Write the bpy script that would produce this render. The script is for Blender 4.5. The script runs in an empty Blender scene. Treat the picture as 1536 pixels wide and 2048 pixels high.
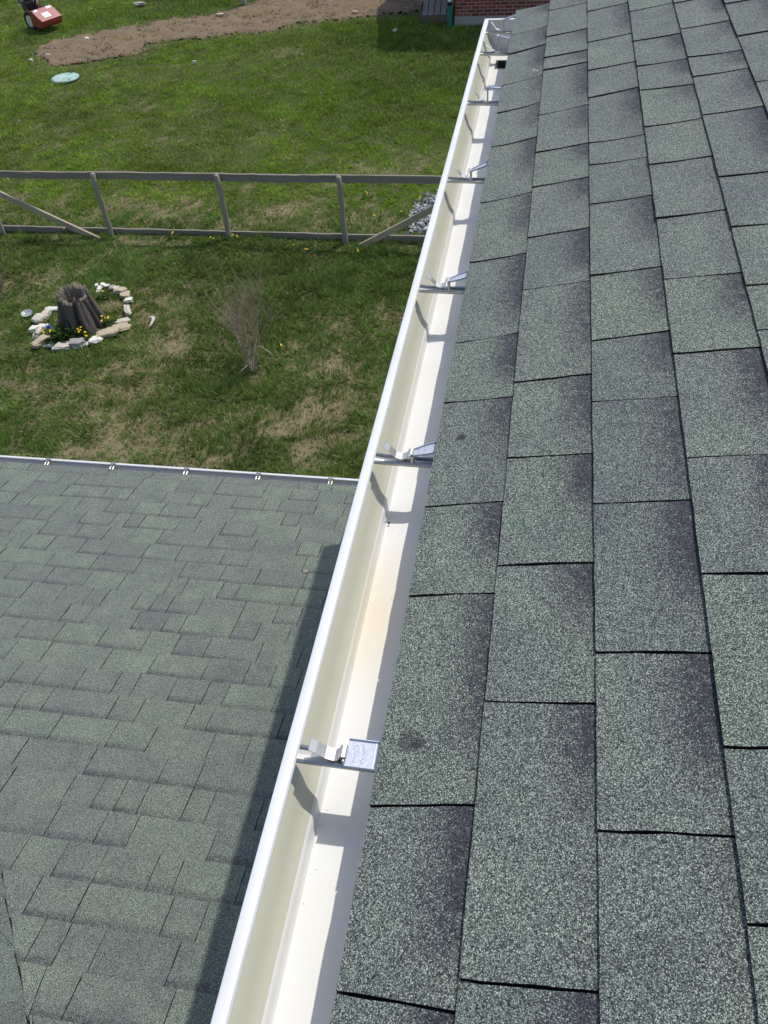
import bpy, bmesh, math, random
import numpy as np
from mathutils import Vector, Matrix, noise as mnoise

random.seed(7)
RNG = np.random.default_rng(11)
SC = bpy.context.scene
COL = SC.collection

# ------------------------------------------------------------------ camera
F_PX = 1665.19                      # focal length in pixels of the 1536 x 2048 picture
YAW, PITCH, ROLL = -0.23080707, 0.79211052, 0.09298464
CAM = Vector((0.15725, 0.0, 1.00113))
_f = Vector((math.sin(YAW)*math.cos(PITCH), math.cos(YAW)*math.cos(PITCH), -math.sin(PITCH)))
_r = Vector((math.cos(YAW), -math.sin(YAW), 0))
_d = _f.cross(_r)
RT = _r*math.cos(ROLL) + _d*math.sin(ROLL)
DN = -_r*math.sin(ROLL) + _d*math.cos(ROLL)
FW = _f
cd = bpy.data.cameras.new('camera')
cd.sensor_fit = 'AUTO'; cd.sensor_width = 36.0
cd.lens = F_PX/2048*36
cd.clip_start = 0.02; cd.clip_end = 2000
cam = bpy.data.objects.new('camera', cd); COL.objects.link(cam)
m3 = Matrix((RT, -DN, -FW)).transposed()
cam.matrix_world = Matrix.Translation(CAM) @ m3.to_4x4()
SC.camera = cam

# ------------------------------------------------------------------ light
SUN = Vector((0.33, 0.43, 1.0)).normalized()
elev = math.asin(SUN.z); azim = math.atan2(SUN.x, SUN.y)
w = bpy.data.worlds.new('World'); SC.world = w; w.use_nodes = True
nt = w.node_tree
sky = nt.nodes.new('ShaderNodeTexSky'); sky.sky_type = 'NISHITA'; sky.sun_disc = False
sky.sun_elevation = elev; sky.sun_rotation = azim
sky.air_density = 1.0; sky.dust_density = 1.5; sky.ozone_density = 1.0
nt.links.new(sky.outputs[0], nt.nodes['Background'].inputs[0])
nt.nodes['Background'].inputs[1].default_value = 0.15
sl = bpy.data.lights.new('sun', 'SUN'); sl.energy = 2.7; sl.angle = math.radians(0.6); sl.color = (1.0, 0.955, 0.88)
so = bpy.data.objects.new('sun', sl); COL.objects.link(so)
so.rotation_euler = SUN.to_track_quat('Z', 'Y').to_euler()
SC.view_settings.view_transform = 'Standard'; SC.view_settings.look = 'None'
SC.view_settings.gamma = 1.0; SC.view_settings.use_curve_mapping = False
SC.view_settings.exposure = 0.25

# ------------------------------------------------------------------ helpers
ZG = -5.0                            # level of the yard
T1 = 0.23799; TH1 = math.atan(T1)    # main roof pitch (rises towards +x), eave along x=0,z=0
T2 = 0.26529; TH2 = math.atan(T2); Z2 = -1.56192   # wing roof: z = Z2 - T2*y
EXP = 0.143                          # shingle exposure

def ray(u, v):
    return RT*((u-768)/F_PX) + DN*((v-1024)/F_PX) + FW
def at(u, v, z=ZG):
    r = ray(u, v); return CAM + r*((z-CAM.z)/r.z)
def on_plane(u, v, n, d):
    r = ray(u, v); return CAM + r*((d-n.dot(CAM))/n.dot(r))
N1 = Vector((-math.sin(TH1), 0, math.cos(TH1)))
N2 = Vector((0, math.sin(TH2), math.cos(TH2)))
def on_main(u, v): return on_plane(u, v, N1, 0.0)
def on_wing(u, v): return on_plane(u, v, N2, N2.z*Z2)

def tag(o, label=None, cat=None, group=None, kind=None):
    if label: o['label'] = label
    if cat: o['category'] = cat
    if group: o['group'] = group
    if kind: o['kind'] = kind
    return o
def empty(name, loc, label, cat, group=None, rz=0):
    o = bpy.data.objects.new(name, None); COL.objects.link(o)
    o.location = loc; o.rotation_euler = (0, 0, rz); o.empty_display_size = .1
    return tag(o, label, cat, group)
def mesh_obj(name, verts, faces, mats, parent=None, smooth=False, mi=None):
    me = bpy.data.meshes.new(name)
    me.from_pydata([tuple(v) for v in verts], [], faces)
    for m in (mats if isinstance(mats, (list, tuple)) else [mats]): me.materials.append(m)
    if mi is not None: me.polygons.foreach_set('material_index', mi)
    if smooth: me.polygons.foreach_set('use_smooth', [True]*len(me.polygons))
    me.update()
    o = bpy.data.objects.new(name, me); COL.objects.link(o)
    if parent is not None: o.parent = parent
    return o
def bm_obj(name, bm, mats, parent=None, smooth=False):
    me = bpy.data.meshes.new(name)
    bmesh.ops.recalc_face_normals(bm, faces=bm.faces[:])
    bm.to_mesh(me); bm.free()
    for m in (mats if isinstance(mats, (list, tuple)) else [mats]): me.materials.append(m)
    if smooth: me.polygons.foreach_set('use_smooth', [True]*len(me.polygons))
    o = bpy.data.objects.new(name, me); COL.objects.link(o)
    if parent is not None: o.parent = parent
    return o
def add_box(bm, c, s, rot=None, bev=0.0):
    """box of full size s centred on c"""
    g = bmesh.ops.create_cube(bm, size=1.0)
    vs = g['verts']
    M = Matrix.Translation(Vector(c)) @ (rot.to_4x4() if rot is not None else Matrix.Identity(4)) @ Matrix.Diagonal((s[0], s[1], s[2], 1))
    bmesh.ops.transform(bm, matrix=M, verts=vs)
    if bev > 0:
        es = list({e for v in vs for e in v.link_edges})
        bmesh.ops.bevel(bm, geom=es, offset=bev, segments=2, affect='EDGES', profile=0.6)
def add_tube(bm, pts, r, seg=8, cap=True):
    """tube along pts; r a number or list"""
    pts = [Vector(p) for p in pts]
    rs = r if isinstance(r, (list, tuple)) else [r]*len(pts)
    rings = []
    up = None
    for i, p in enumerate(pts):
        d = (pts[min(i+1, len(pts)-1)] - pts[max(i-1, 0)]).normalized()
        if up is None: up = d.orthogonal().normalized()
        a = (up - d*up.dot(d))
        a = a.normalized() if a.length > 1e-6 else d.orthogonal().normalized()
        up = a; b = d.cross(a)
        rings.append([bm.verts.new(p + (a*math.cos(t)+b*math.sin(t))*rs[i]) for t in [2*math.pi*k/seg for k in range(seg)]])
    for i in range(len(rings)-1):
        for k in range(seg):
            bm.faces.new((rings[i][k], rings[i][(k+1) % seg], rings[i+1][(k+1) % seg], rings[i+1][k]))
    if cap and seg > 2:
        bm.faces.new(rings[0][::-1]); bm.faces.new(rings[-1])
def add_ribbon(bm, path, y0, y1, th):
    """sheet strip: path of (x,z) swept from y0 to y1 with thickness th"""
    n = len(path); nn = []
    for i in range(n):
        a = Vector(path[max(i-1, 0)]); b = Vector(path[min(i+1, n-1)]); d = (b-a).normalized()
        nn.append(Vector((-d.y, d.x)))
    top = [(Vector(path[i])+nn[i]*th/2) for i in range(n)]; bot = [(Vector(path[i])-nn[i]*th/2) for i in range(n)]
    V = {}
    for k, L in (('t', top), ('b', bot)):
        for i, q in enumerate(L):
            for j, y in enumerate((y0, y1)): V[k, i, j] = bm.verts.new((q.x, y, q.y))
    for i in range(n-1):
        bm.faces.new((V['t', i, 0], V['t', i+1, 0], V['t', i+1, 1], V['t', i, 1]))
        bm.faces.new((V['b', i, 0], V['b', i, 1], V['b', i+1, 1], V['b', i+1, 0]))
        for j in (0, 1): bm.faces.new((V['t', i, j], V['b', i, j], V['b', i+1, j], V['t', i+1, j]))
    for i in (0, n-1): bm.faces.new((V['t', i, 0], V['t', i, 1], V['b', i, 1], V['b', i, 0]))

# numpy value noise
def vnoise(x, y, seed=0):
    xi = np.floor(x).astype(np.int64); yi = np.floor(y).astype(np.int64)
    fx = x-xi; fy = y-yi; fx = fx*fx*(3-2*fx); fy = fy*fy*(3-2*fy)
    def h(a, b):
        n = (a*374761393 + b*668265263 + seed*974711) & 0x7fffffff
        n = ((n ^ (n >> 13))*1274126177) & 0x7fffffff
        return ((n ^ (n >> 16)) & 0xffff)/65535.0
    return (h(xi, yi)*(1-fx)+h(xi+1, yi)*fx)*(1-fy) + (h(xi, yi+1)*(1-fx)+h(xi+1, yi+1)*fx)*fy
def fbm(x, y, seed=0, o=4):
    a = .5; t = 0; s = 0
    for i in range(o):
        t = t + a*vnoise(x*2**i, y*2**i, seed+i*17); s += a; a *= .5
    return t/s
def sstep(a, b, x):
    t = np.clip((x-a)/(b-a), 0, 1); return t*t*(3-2*t)

# ------------------------------------------------------------------ materials
class NB:
    def __init__(s, name):
        s.m = bpy.data.materials.new(name); s.m.use_nodes = True
        s.t = s.m.node_tree; s.b = s.t.nodes['Principled BSDF']
    def n(s, typ, **kw):
        o = s.t.nodes.new(typ)
        for k, v in kw.items():
            if k.startswith('i_'): o.inputs[k[2:].replace('_', ' ')].default_value = v
            else: setattr(o, k, v)
        return o
    def l(s, a, b): s.t.links.new(a, b)
    def ramp(s, fac, stops, interp='LINEAR'):
        r = s.n('ShaderNodeValToRGB'); e = r.color_ramp.elements; r.color_ramp.interpolation = interp
        while len(e) < len(stops): e.new(.5)
        for i, (p, c) in enumerate(stops): e[i].position = p; e[i].color = (*c, 1) if len(c) == 3 else c
        s.l(fac, r.inputs[0]); return r.outputs[0]
    def mix(s, fac, a, b, mode='MIX'):
        x = s.n('ShaderNodeMix', data_type='RGBA', blend_type=mode)
        for sock, v in ((x.inputs[0], fac), (x.inputs[6], a), (x.inputs[7], b)):
            if hasattr(v, 'is_linked'): s.l(v, sock)
            elif isinstance(v, (int, float)): sock.default_value = v
            else: sock.default_value = (*v, 1)
        return x.outputs[2]
    def math(s, op, a, b=0.0, clamp=False):
        x = s.n('ShaderNodeMath', operation=op, use_clamp=clamp)
        for i, v in enumerate((a, b)):
            if hasattr(v, 'is_linked'): s.l(v, x.inputs[i])
            else: x.inputs[i].default_value = v
        return x.outputs[0]
    def noise(s, scale, detail=3, vec=None, rough=.55):
        x = s.n('ShaderNodeTexNoise'); x.inputs['Scale'].default_value = scale; x.inputs['Detail'].default_value = detail
        x.inputs['Roughness'].default_value = rough
        if vec is not None: s.l(vec, x.inputs['Vector'])
        return x.outputs[0]
    def geo(s):
        return s.n('ShaderNodeNewGeometry').outputs['Position']
    def obj(s):
        return s.n('ShaderNodeTexCoord').outputs['Object']
    def attr(s, name):
        return s.n('ShaderNodeAttribute', attribute_name=name)
    def bump(s, h, strength=.3, dist=.01):
        b = s.n('ShaderNodeBump'); b.inputs['Strength'].default_value = strength; b.inputs['Distance'].default_value = dist
        s.l(h, b.inputs['Height']); s.l(b.outputs[0], s.b.inputs['Normal'])
    def col(s, c):
        if hasattr(c, 'is_linked'): s.l(c, s.b.inputs['Base Color'])
        else: s.b.inputs['Base Color'].default_value = (*c, 1)
    def set(s, rough=.6, metal=0, spec=.5):
        s.b.inputs['Roughness'].default_value = rough; s.b.inputs['Metallic'].default_value = metal
        s.b.inputs['Specular IOR Level'].default_value = spec

def m_plain(name, c, rough=.6, metal=0, var=.15, scale=20, spec=.5, bump=0.0):
    b = NB(name); p = b.obj()
    n = b.noise(scale, 4, p)
    b.col(b.mix(n, tuple(x*(1-var) for x in c), tuple(min(1, x*(1+var)) for x in c)))
    b.set(rough, metal, spec)
    if bump: b.bump(b.noise(scale*3, 4, p), bump, .01)
    return b.m

def m_shingle(name, tint=(1, 1, 1), contrast=1.0, spots=()):
    """mineral granules: dark, mid, pale green and white grains; dark blend band on the upper edge of a tab"""
    b = NB(name); p = b.geo()
    vo = b.n('ShaderNodeTexVoronoi'); vo.inputs['Scale'].default_value = 780; b.l(p, vo.inputs['Vector'])
    wn = b.n('ShaderNodeTexWhiteNoise', noise_dimensions='3D'); b.l(vo.outputs['Position'], wn.inputs['Vector'])
    rnd = wn.outputs[0]
    T = tint
    c = lambda r, g, bl: (r*T[0], g*T[1], bl*T[2])
    fine = b.ramp(rnd, [(0, c(.020, .025, .025)), (.22, c(.066, .081, .074)), (.52, c(.162, .196, .173)), (.80, c(.290, .340, .296)), (1, c(.58, .62, .55))])
    # darker between grains
    gap = b.math('MULTIPLY', vo.outputs['Distance'], 430*.0+1.0)
    gapr = b.ramp(gap, [(.25, (1, 1, 1)), (.75, (.42, .42, .42))])
    fine = b.mix(1.0, fine, gapr, 'MULTIPLY')
    mid = b.noise(260, 3, p, .75)
    midr = b.ramp(mid, [(.3, (.86, .86, .87)), (.7, (1.14, 1.14, 1.13))])
    fine = b.mix(1.0, fine, midr, 'MULTIPLY')
    big = b.noise(9, 4, p)
    bigr = b.ramp(big, [(.3, (.86, .87, .90)), (.7, (1.12, 1.14, 1.06))])
    fine = b.mix(1.0, fine, bigr, 'MULTIPLY')
    tone = b.attr('tone')                      # every tab left the plant a little different
    tr = b.ramp(tone.outputs['Fac'], [(0, (.90, .91, .94)), (.5, (1, 1, 1)), (1, (1.05, 1.09, 1.01))])
    fine = b.mix(1.0, fine, tr, 'MULTIPLY')
    band = b.attr('band').outputs['Fac']
    bn = b.math('MULTIPLY', band, b.math('ADD', b.math('MULTIPLY', b.noise(70, 4, p, .7), 2.4), -.35), clamp=True)
    bn = b.math('MULTIPLY', bn, .92*contrast, clamp=True)
    sp = b.n('ShaderNodeSeparateColor'); b.l(wn.outputs['Color'], sp.inputs[0])      # dark grains sown among the pale ones
    bn = b.math('ADD', b.math('MULTIPLY', b.math('LESS_THAN', sp.outputs[1], bn), .72), b.math('MULTIPLY', bn, .25), clamp=True)
    dark = b.mix(rnd, (.005, .006, .008), (.068, .068, .088))
    fine = b.mix(bn, fine, dark)
    for (sx_, sy_, sz_, sr_) in spots:
        ds = b.n('ShaderNodeVectorMath', operation='DISTANCE'); b.l(p, ds.inputs[0]); ds.inputs[1].default_value = (sx_, sy_, sz_)
        dd = b.math('ADD', ds.outputs['Value'], b.math('MULTIPLY', b.math('ADD', b.noise(55, 3, p), -.5), sr_*2.2))
        fine = b.mix(b.ramp(b.math('DIVIDE', dd, sr_), [(.25, (.88, .88, .88)), (1.0, (0, 0, 0))]), fine, (.018, .018, .024))
    b.col(fine); b.set(.82, 0, .35)
    b.bump(b.math('ADD', b.math('MULTIPLY', vo.outputs['Distance'], -1.0), b.math('MULTIPLY', mid, .5)), .55, .0022)
    return b.m

M = {}
M['shingle'] = m_shingle('granule_shingle', spots=[(*on_main(828, 1488), .019), (*on_main(922, 880), .013), (*on_main(1230, 1930), .007)])
M['shingle_wing'] = m_shingle('granule_shingle_wing', (1.05, 1.05, 1.03), 1.0)
M['asphalt'] = m_plain('asphalt_edge', (.012, .012, .013), .8, var=.4, scale=200)
def m_aluminium():
    b = NB('white_aluminium'); p = b.obj()
    st = b.n('ShaderNodeMapping'); st.inputs['Scale'].default_value = (120, 3, 120); b.l(p, st.inputs['Vector'])
    streak = b.noise(6, 3, st.outputs[0]); dirt = b.noise(7, 5, p, .65)
    c = b.mix(b.ramp(dirt, [(.45, (0, 0, 0)), (.75, (1, 1, 1))]), (.68, .69, .70), (.61, .61, .585))
    c = b.mix(.08, c, b.mix(streak, (.55, .55, .5), (.9, .9, .88)))
    b.col(c); b.set(.34, 0, .5); b.bump(streak, .03, .002); return b.m
M['gutter'] = m_aluminium()
def m_gutter_in():
    b = NB('cream_gutter_coating'); p = b.obj()
    dirt = b.noise(5, 5, p, .6); fine = b.noise(160, 3, p)
    c = b.mix(b.ramp(dirt, [(.42, (0, 0, 0)), (.8, (1, 1, 1))]), (.70, .70, .675), (.66, .635, .56))
    sp = b.ramp(fine, [(.66, (0, 0, 0)), (.72, (1, 1, 1))])
    c = b.mix(b.math('MULTIPLY', sp, .18), c, (.42, .40, .34))
    g = b.geo(); mp = b.n('ShaderNodeMapping'); mp.inputs['Scale'].default_value = (9, 3.2, 0); b.l(g, mp.inputs['Vector'])
    q = at(757, 1230, -.137); ds = b.n('ShaderNodeVectorMath', operation='DISTANCE'); b.l(mp.outputs[0], ds.inputs[0]); ds.inputs[1].default_value = (q.x*9, q.y*3.2, 0)
    st = b.ramp(b.math('ADD', ds.outputs['Value'], b.math('MULTIPLY', b.math('ADD', dirt, -.5), .5)), [(.05, (.55, .55, .55)), (.62, (0, 0, 0))])
    c = b.mix(st, c, (.66, .54, .34))
    b.col(c); b.set(.42, 0, .45); return b.m
M['gutter_in'] = m_gutter_in()
M['gutter_wing'] = m_plain('white_wing_coating', (.80, .79, .76), .45, 0, .05, 6)
M['gutter_front'] = m_plain('olive_bounce_tint', (.50, .495, .395), .5, 0, .07, 6)  # inner front wall: bounced light and weaker sun put into the colour
M['steel'] = m_plain('galvanised_steel', (.44, .43, .41), .38, .85, .25, 60)
M['steel_pale'] = m_plain('pale_spring_steel', (.62, .59, .53), .36, .75, .12, 40)
def m_strap():
    b = NB('stamped_zinc_strap'); p = b.obj()
    n = b.noise(220, 3, p); b.col(b.mix(n, (.40, .43, .50), (.52, .56, .64))); b.set(.42, .25, .4)
    b.bump(n, .25, .002); return b.m
M['strap'] = m_strap()
M['screw'] = m_plain('screw_steel', (.30, .29, .28), .35, .9, .2, 80)
M['fascia'] = m_plain('white_fascia', (.72, .72, .70), .5, 0, .06, 8)
def m_wood(name, a, bb, scale=1.0, axis=0):
    b = NB(name); p = b.obj()
    mp = b.n('ShaderNodeMapping'); sc = [26*scale]*3; sc[axis] = 1.6*scale; mp.inputs['Scale'].default_value = sc; b.l(p, mp.inputs['Vector'])
    n = b.noise(1.6, 6, mp.outputs[0], .65); n2 = b.noise(2.2, 3, p)
    c = b.mix(n, a, bb); c = b.mix(b.math('MULTIPLY', n2, .5), c, tuple(x*.55 for x in a))
    b.col(c); b.set(.85, 0, .25); b.bump(n, .5, .006); return b.m
M['wood_x'] = m_wood('weathered_wood_x', (.155, .135, .108), (.36, .325, .27), 1, 0)
M['wood_z'] = m_wood('weathered_wood_z', (.20, .178, .140), (.43, .39, .315), 1, 2)
M['wood_new'] = m_wood('tan_wood', (.30, .25, .165), (.52, .45, .33), 1, 0)
M['stump'] = m_wood('rotten_stump_wood', (.045, .037, .032), (.20, .17, .148), 1.6, 2)
M['stump_top'] = m_plain('crumbly_stump_rim', (.22, .185, .14), .9, 0, .75, 22, bump=.8)
M['bark'] = m_plain('grey_bark', (.34, .29, .225), .9, 0, .35, 40)
M['twig'] = m_plain('brown_twig', (.26, .195, .14), .9, 0, .35, 10)
M['dirt'] = None
M['concrete'] = m_plain('foundation_concrete', (.33, .31, .28), .9, 0, .2, 6, bump=.3)
M['pipe_green'] = m_plain('green_drain_pipe', (.015, .17, .125), .45, 0, .15, 10)
M['white_paint'] = m_plain('white_paint', (.72, .72, .71), .45, 0, .06, 10)
M['stone_grit'] = m_plain('roof_grit', (.10, .11, .10), .9, 0, .5, 300)
M['mortar'] = m_plain('mortar', (.46, .41, .36), .9, 0, .2, 30)

# ------------------------------------------------------------------ the yard
def to_px(x, y, z=ZG):
    X = x-CAM.x; Y = y-CAM.y; Zr = z-CAM.z
    a = RT.x*X+RT.y*Y+RT.z*Zr; b = DN.x*X+DN.y*Y+DN.z*Zr; c = FW.x*X+FW.y*Y+FW.z*Zr
    return 768+F_PX*a/c, 1024+F_PX*b/c
# dirt strip: outline on the ground, read off the photograph
DIRT_PX = [(70, 108), (95, 90), (135, 78), (190, 66), (250, 58), (320, 46), (400, 33), (470, 20), (500, 8), (560, -8), (700, -30), (862, -34), (868, 8), (850, 22), (790, 30), (700, 36), (640, 47), (560, 62), (480, 68), (400, 76), (340, 84), (300, 100), (250, 112), (180, 122), (115, 134), (95, 128), (84, 116)]
DIRT = np.array([tuple(at(*q))[:2] for q in DIRT_PX])
def poly_sd(x, y, P):
    """signed distance to polygon, positive inside"""
    d = np.full(x.shape, 1e9); ins = np.zeros(x.shape, bool); n = len(P)
    for i in range(n):
        a = P[i]; b = P[(i+1) % n]; e = b-a
        t = np.clip(((x-a[0])*e[0]+(y-a[1])*e[1])/(e@e), 0, 1)
        d = np.minimum(d, np.hypot(x-a[0]-t*e[0], y-a[1]-t*e[1]))
        c = ((a[1] > y) != (b[1] > y)) & (x < (b[0]-a[0])*(y-a[1])/(b[1]-a[1]+1e-12)+a[0]); ins ^= c
    return np.where(ins, d, -d)
def dirt_amount(x, y):
    s = poly_sd(x, y, DIRT) + (fbm(x*1.6, y*1.6, 5)-.5)*.9 + (fbm(x*6, y*6, 9)-.5)*.5
    return sstep(-.12, .22, s)
GRAVEL = np.array([tuple(at(*q))[:2] for q in [(838, 412), (862, 396), (905, 384), (1000, 380), (1000, 470), (860, 468), (826, 462), (815, 448)]])
# worn, straw coloured patches: pixel, radius in metres, strength
DRY = [(700, 655, .55, .8), (760, 640, .5, .6), (590, 695, .35, .8), (560, 715, .3, .6), (510, 725, .25, .5), (310, 690, .35, .9), (345, 660, .3, .6),
       (210, 780, .6, .7), (260, 860, .6, .7), (90, 850, .5, .5), (120, 760, .5, .35), (350, 780, .5, .5), (330, 920, .5, .6), (240, 740, .4, .5), (560, 850, .5, .4), (620, 820, .45, .55),
       (680, 745, .5, .7), (700, 790, .4, .5), (600, 900, .4, .5), (420, 930, .4, .6), (40, 900, .4, .5), (150, 905, .5, .5), (500, 900, .3, .5), (690, 880, .35, .5),
       (240, 410, .4, .9), (310, 405, .5, .7), (370, 415, .35, .8), (345, 370, .5, .6), (560, 420, .5, .8), (620, 440, .5, .8), (600, 395, .45, .6), (745, 440, .5, .9), (760, 395, .4, .6), (515, 385, .35, .6), (100, 410, .5, .5), (190, 440, .4, .6), (450, 455, .3, .8), (660, 370, .3, .5), (40, 395, .5, .4),
       (840, 330, .6, .9), (790, 345, .5, .8), (870, 310, .4, .6), (590, 100, .5, .9), (540, 105, .4, .6), (640, 95, .4, .5), (120, 285, .5, .4), (330, 275, .5, .4), (420, 225, .5, .25), (500, 300, .5, .25), (660, 270, .5, .25), (740, 345, .5, .5), (150, 180, .6, .2)]
DRYW = [(at(u, v).x, at(u, v).y, r, s) for u, v, r, s in DRY]
DARK = [(640, 590, 1.1, .9), (780, 560, .9, .9), (520, 520, .9, .6), (740, 700, .6, .4), (430, 760, .6, .7), (560, 780, .5, .6), (420, 520, .8, .5), (220, 545, .8, .3), (860, 160, 2.2, .9), (800, 90, 2.0, .9), (900, 120, 1.5, .9), (470, 850, .5, .5), (150, 720, .6, .4), (520, 930, .4, .7), (690, 930, .5, .6), (30, 520, .8, .5), (300, 35, 2.0, .8), (420, 15, 1.5, .9), (700, 520, 1.0, .8), (60, 880, .3, .4)]  # darker green patches; the far ones paint in the brick house's shade
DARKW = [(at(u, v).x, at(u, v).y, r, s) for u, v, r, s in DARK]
def lawn_maps(x, y):
    n1 = fbm(x*2.3, y*2.3, 21); n2 = fbm(x*9, y*9, 33, 3); n3 = fbm(x*.5, y*.5, 44, 2)
    dry = np.zeros(x.shape); dk = np.zeros(x.shape)
    for a, b, r, s in DRYW: dry = np.maximum(dry, s*np.exp(-(((x-a)**2)+((y-b)**2))/(r*r)*1.1))
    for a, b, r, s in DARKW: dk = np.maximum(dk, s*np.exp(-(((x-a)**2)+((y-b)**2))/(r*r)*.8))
    far = sstep(11.6, 12.6, y)                   # the mown lawn beyond the fence is even and bright
    mid = (1-far)*(1-sstep(10.9, 11.2, y))
    strip = sstep(10.9, 11.1, y)*(1-far)
    base = .36*mid + .42*strip + .17*far
    n4 = fbm(x*22, y*22, 77, 2)
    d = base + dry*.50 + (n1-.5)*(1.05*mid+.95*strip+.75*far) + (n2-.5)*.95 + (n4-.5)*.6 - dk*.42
    return np.clip(sstep(.22, 1.0, d), 0, .92), np.clip(dk, 0, 1), far, n3

# ground sheet: fine grid in view, coarse out to the horizon
GX0, GX1, GY0, GY1, GS = -19.0, 5.0, 4.0, 29.0, .125
xs = np.arange(GX0, GX1+1e-6, GS); ys = np.arange(GY0, GY1+1e-6, GS)
XX, YY = np.meshgrid(xs, ys)
def ground_h(x, y):
    return (fbm(x*.7, y*.7, 3)-.5)*.07 + (fbm(x*3.5, y*3.5, 8)-.5)*.03
edge = np.minimum.reduce([XX-GX0, GX1-XX, YY-GY0, GY1-YY])
ZZ = ZG + ground_h(XX, YY)*sstep(0, 1, edge)
nx, ny = len(xs), len(ys)
verts = np.stack([XX.ravel(), YY.ravel(), ZZ.ravel()], 1).tolist()
ii = np.arange(nx*ny).reshape(ny, nx)
faces = np.stack([ii[:-1, :-1].ravel(), ii[:-1, 1:].ravel(), ii[1:, 1:].ravel(), ii[1:, :-1].ravel()], 1).tolist()
k0 = len(verts); B = 600.0
cor = [ii[0, 0], ii[0, -1], ii[-1, -1], ii[-1, 0]]
verts += [(-B, -B, ZG), (B, -B, ZG), (B, B, ZG), (-B, B, ZG)]
side = [ii[0, :], ii[:, -1], ii[-1, ::-1], ii[::-1, 0]]
for s in range(4):
    faces.append([int(q) for q in side[s][::-1]] + [k0+s, k0+(s+1) % 4])
def m_ground():
    b = NB('lawn_soil'); p = b.geo()
    dry = b.attr('dry').outputs['Fac']
    n = b.noise(30, 4, p, .7)
    g = b.mix(n, (.040, .060, .018), (.095, .115, .040)); d = b.mix(n, (.16, .125, .075), (.36, .29, .185))
    b.col(b.mix(dry, g, d)); b.set(.95, 0, .1); b.bump(n, .8, .03); return b.m
ground = mesh_obj('ground', verts, faces, m_ground(), smooth=True)
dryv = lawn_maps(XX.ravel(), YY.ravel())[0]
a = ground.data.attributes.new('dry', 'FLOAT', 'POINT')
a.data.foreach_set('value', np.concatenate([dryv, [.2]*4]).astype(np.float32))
tag(ground, kind='structure')

# dirt strip as its own rough sheet
def m_dirt():
    b = NB('tilled_earth'); p = b.geo()
    n = b.noise(5, 6, p, .7); n2 = b.noise(1.2, 3, p); st = b.noise(45, 3, p)
    c = b.mix(n, (.085, .060, .042), (.32, .24, .165)); c = b.mix(b.math('MULTIPLY', b.ramp(n2, [(.42, (0, 0, 0)), (.65, (1, 1, 1))]), .55), c, (.24, .175, .10))
    c = b.mix(b.math('MULTIPLY', b.ramp(st, [(.66, (0, 0, 0)), (.72, (1, 1, 1))]), .45), c, (.42, .36, .27))
    b.col(c); b.set(.95, 0, .1); b.bump(b.math('ADD', n, st), .8, .04); return b.m
M['dirt'] = m_dirt()
s = .06
x0, y0 = DIRT.min(0)-.8; x1, y1 = DIRT.max(0)+.8
x1 = min(x1, 1.0); y1 = min(y1, 28)
gx = np.arange(x0, x1, s); gy = np.arange(y0, y1, s); DX, DY = np.meshgrid(gx, gy)
am = dirt_amount(DX, DY)
H = ground_h(DX, DY) + am*(.012 + .10*fbm(DX*3.2, DY*3.2, 61)**2 + .085*np.abs(fbm(DX*9, DY*9, 71)-.5)) - .03*(1-am)
ok = am > .25
idm = -np.ones(DX.shape, int); need = np.zeros(DX.shape, bool)
q = ok[:-1, :-1] & ok[1:, :-1] & ok[:-1, 1:] & ok[1:, 1:]
need[:-1, :-1] |= q; need[1:, :-1] |= q; need[:-1, 1:] |= q; need[1:, 1:] |= q
idm[need] = np.arange(need.sum())
vv = np.stack([DX[need], DY[need], ZG+H[need]], 1).tolist()
ff = np.stack([idm[:-1, :-1][q], idm[:-1, 1:][q], idm[1:, 1:][q], idm[1:, :-1][q]], 1).tolist()
dirt = mesh_obj('dirt_patch', vv, ff, M['dirt'], smooth=True); tag(dirt, kind='structure')

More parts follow.
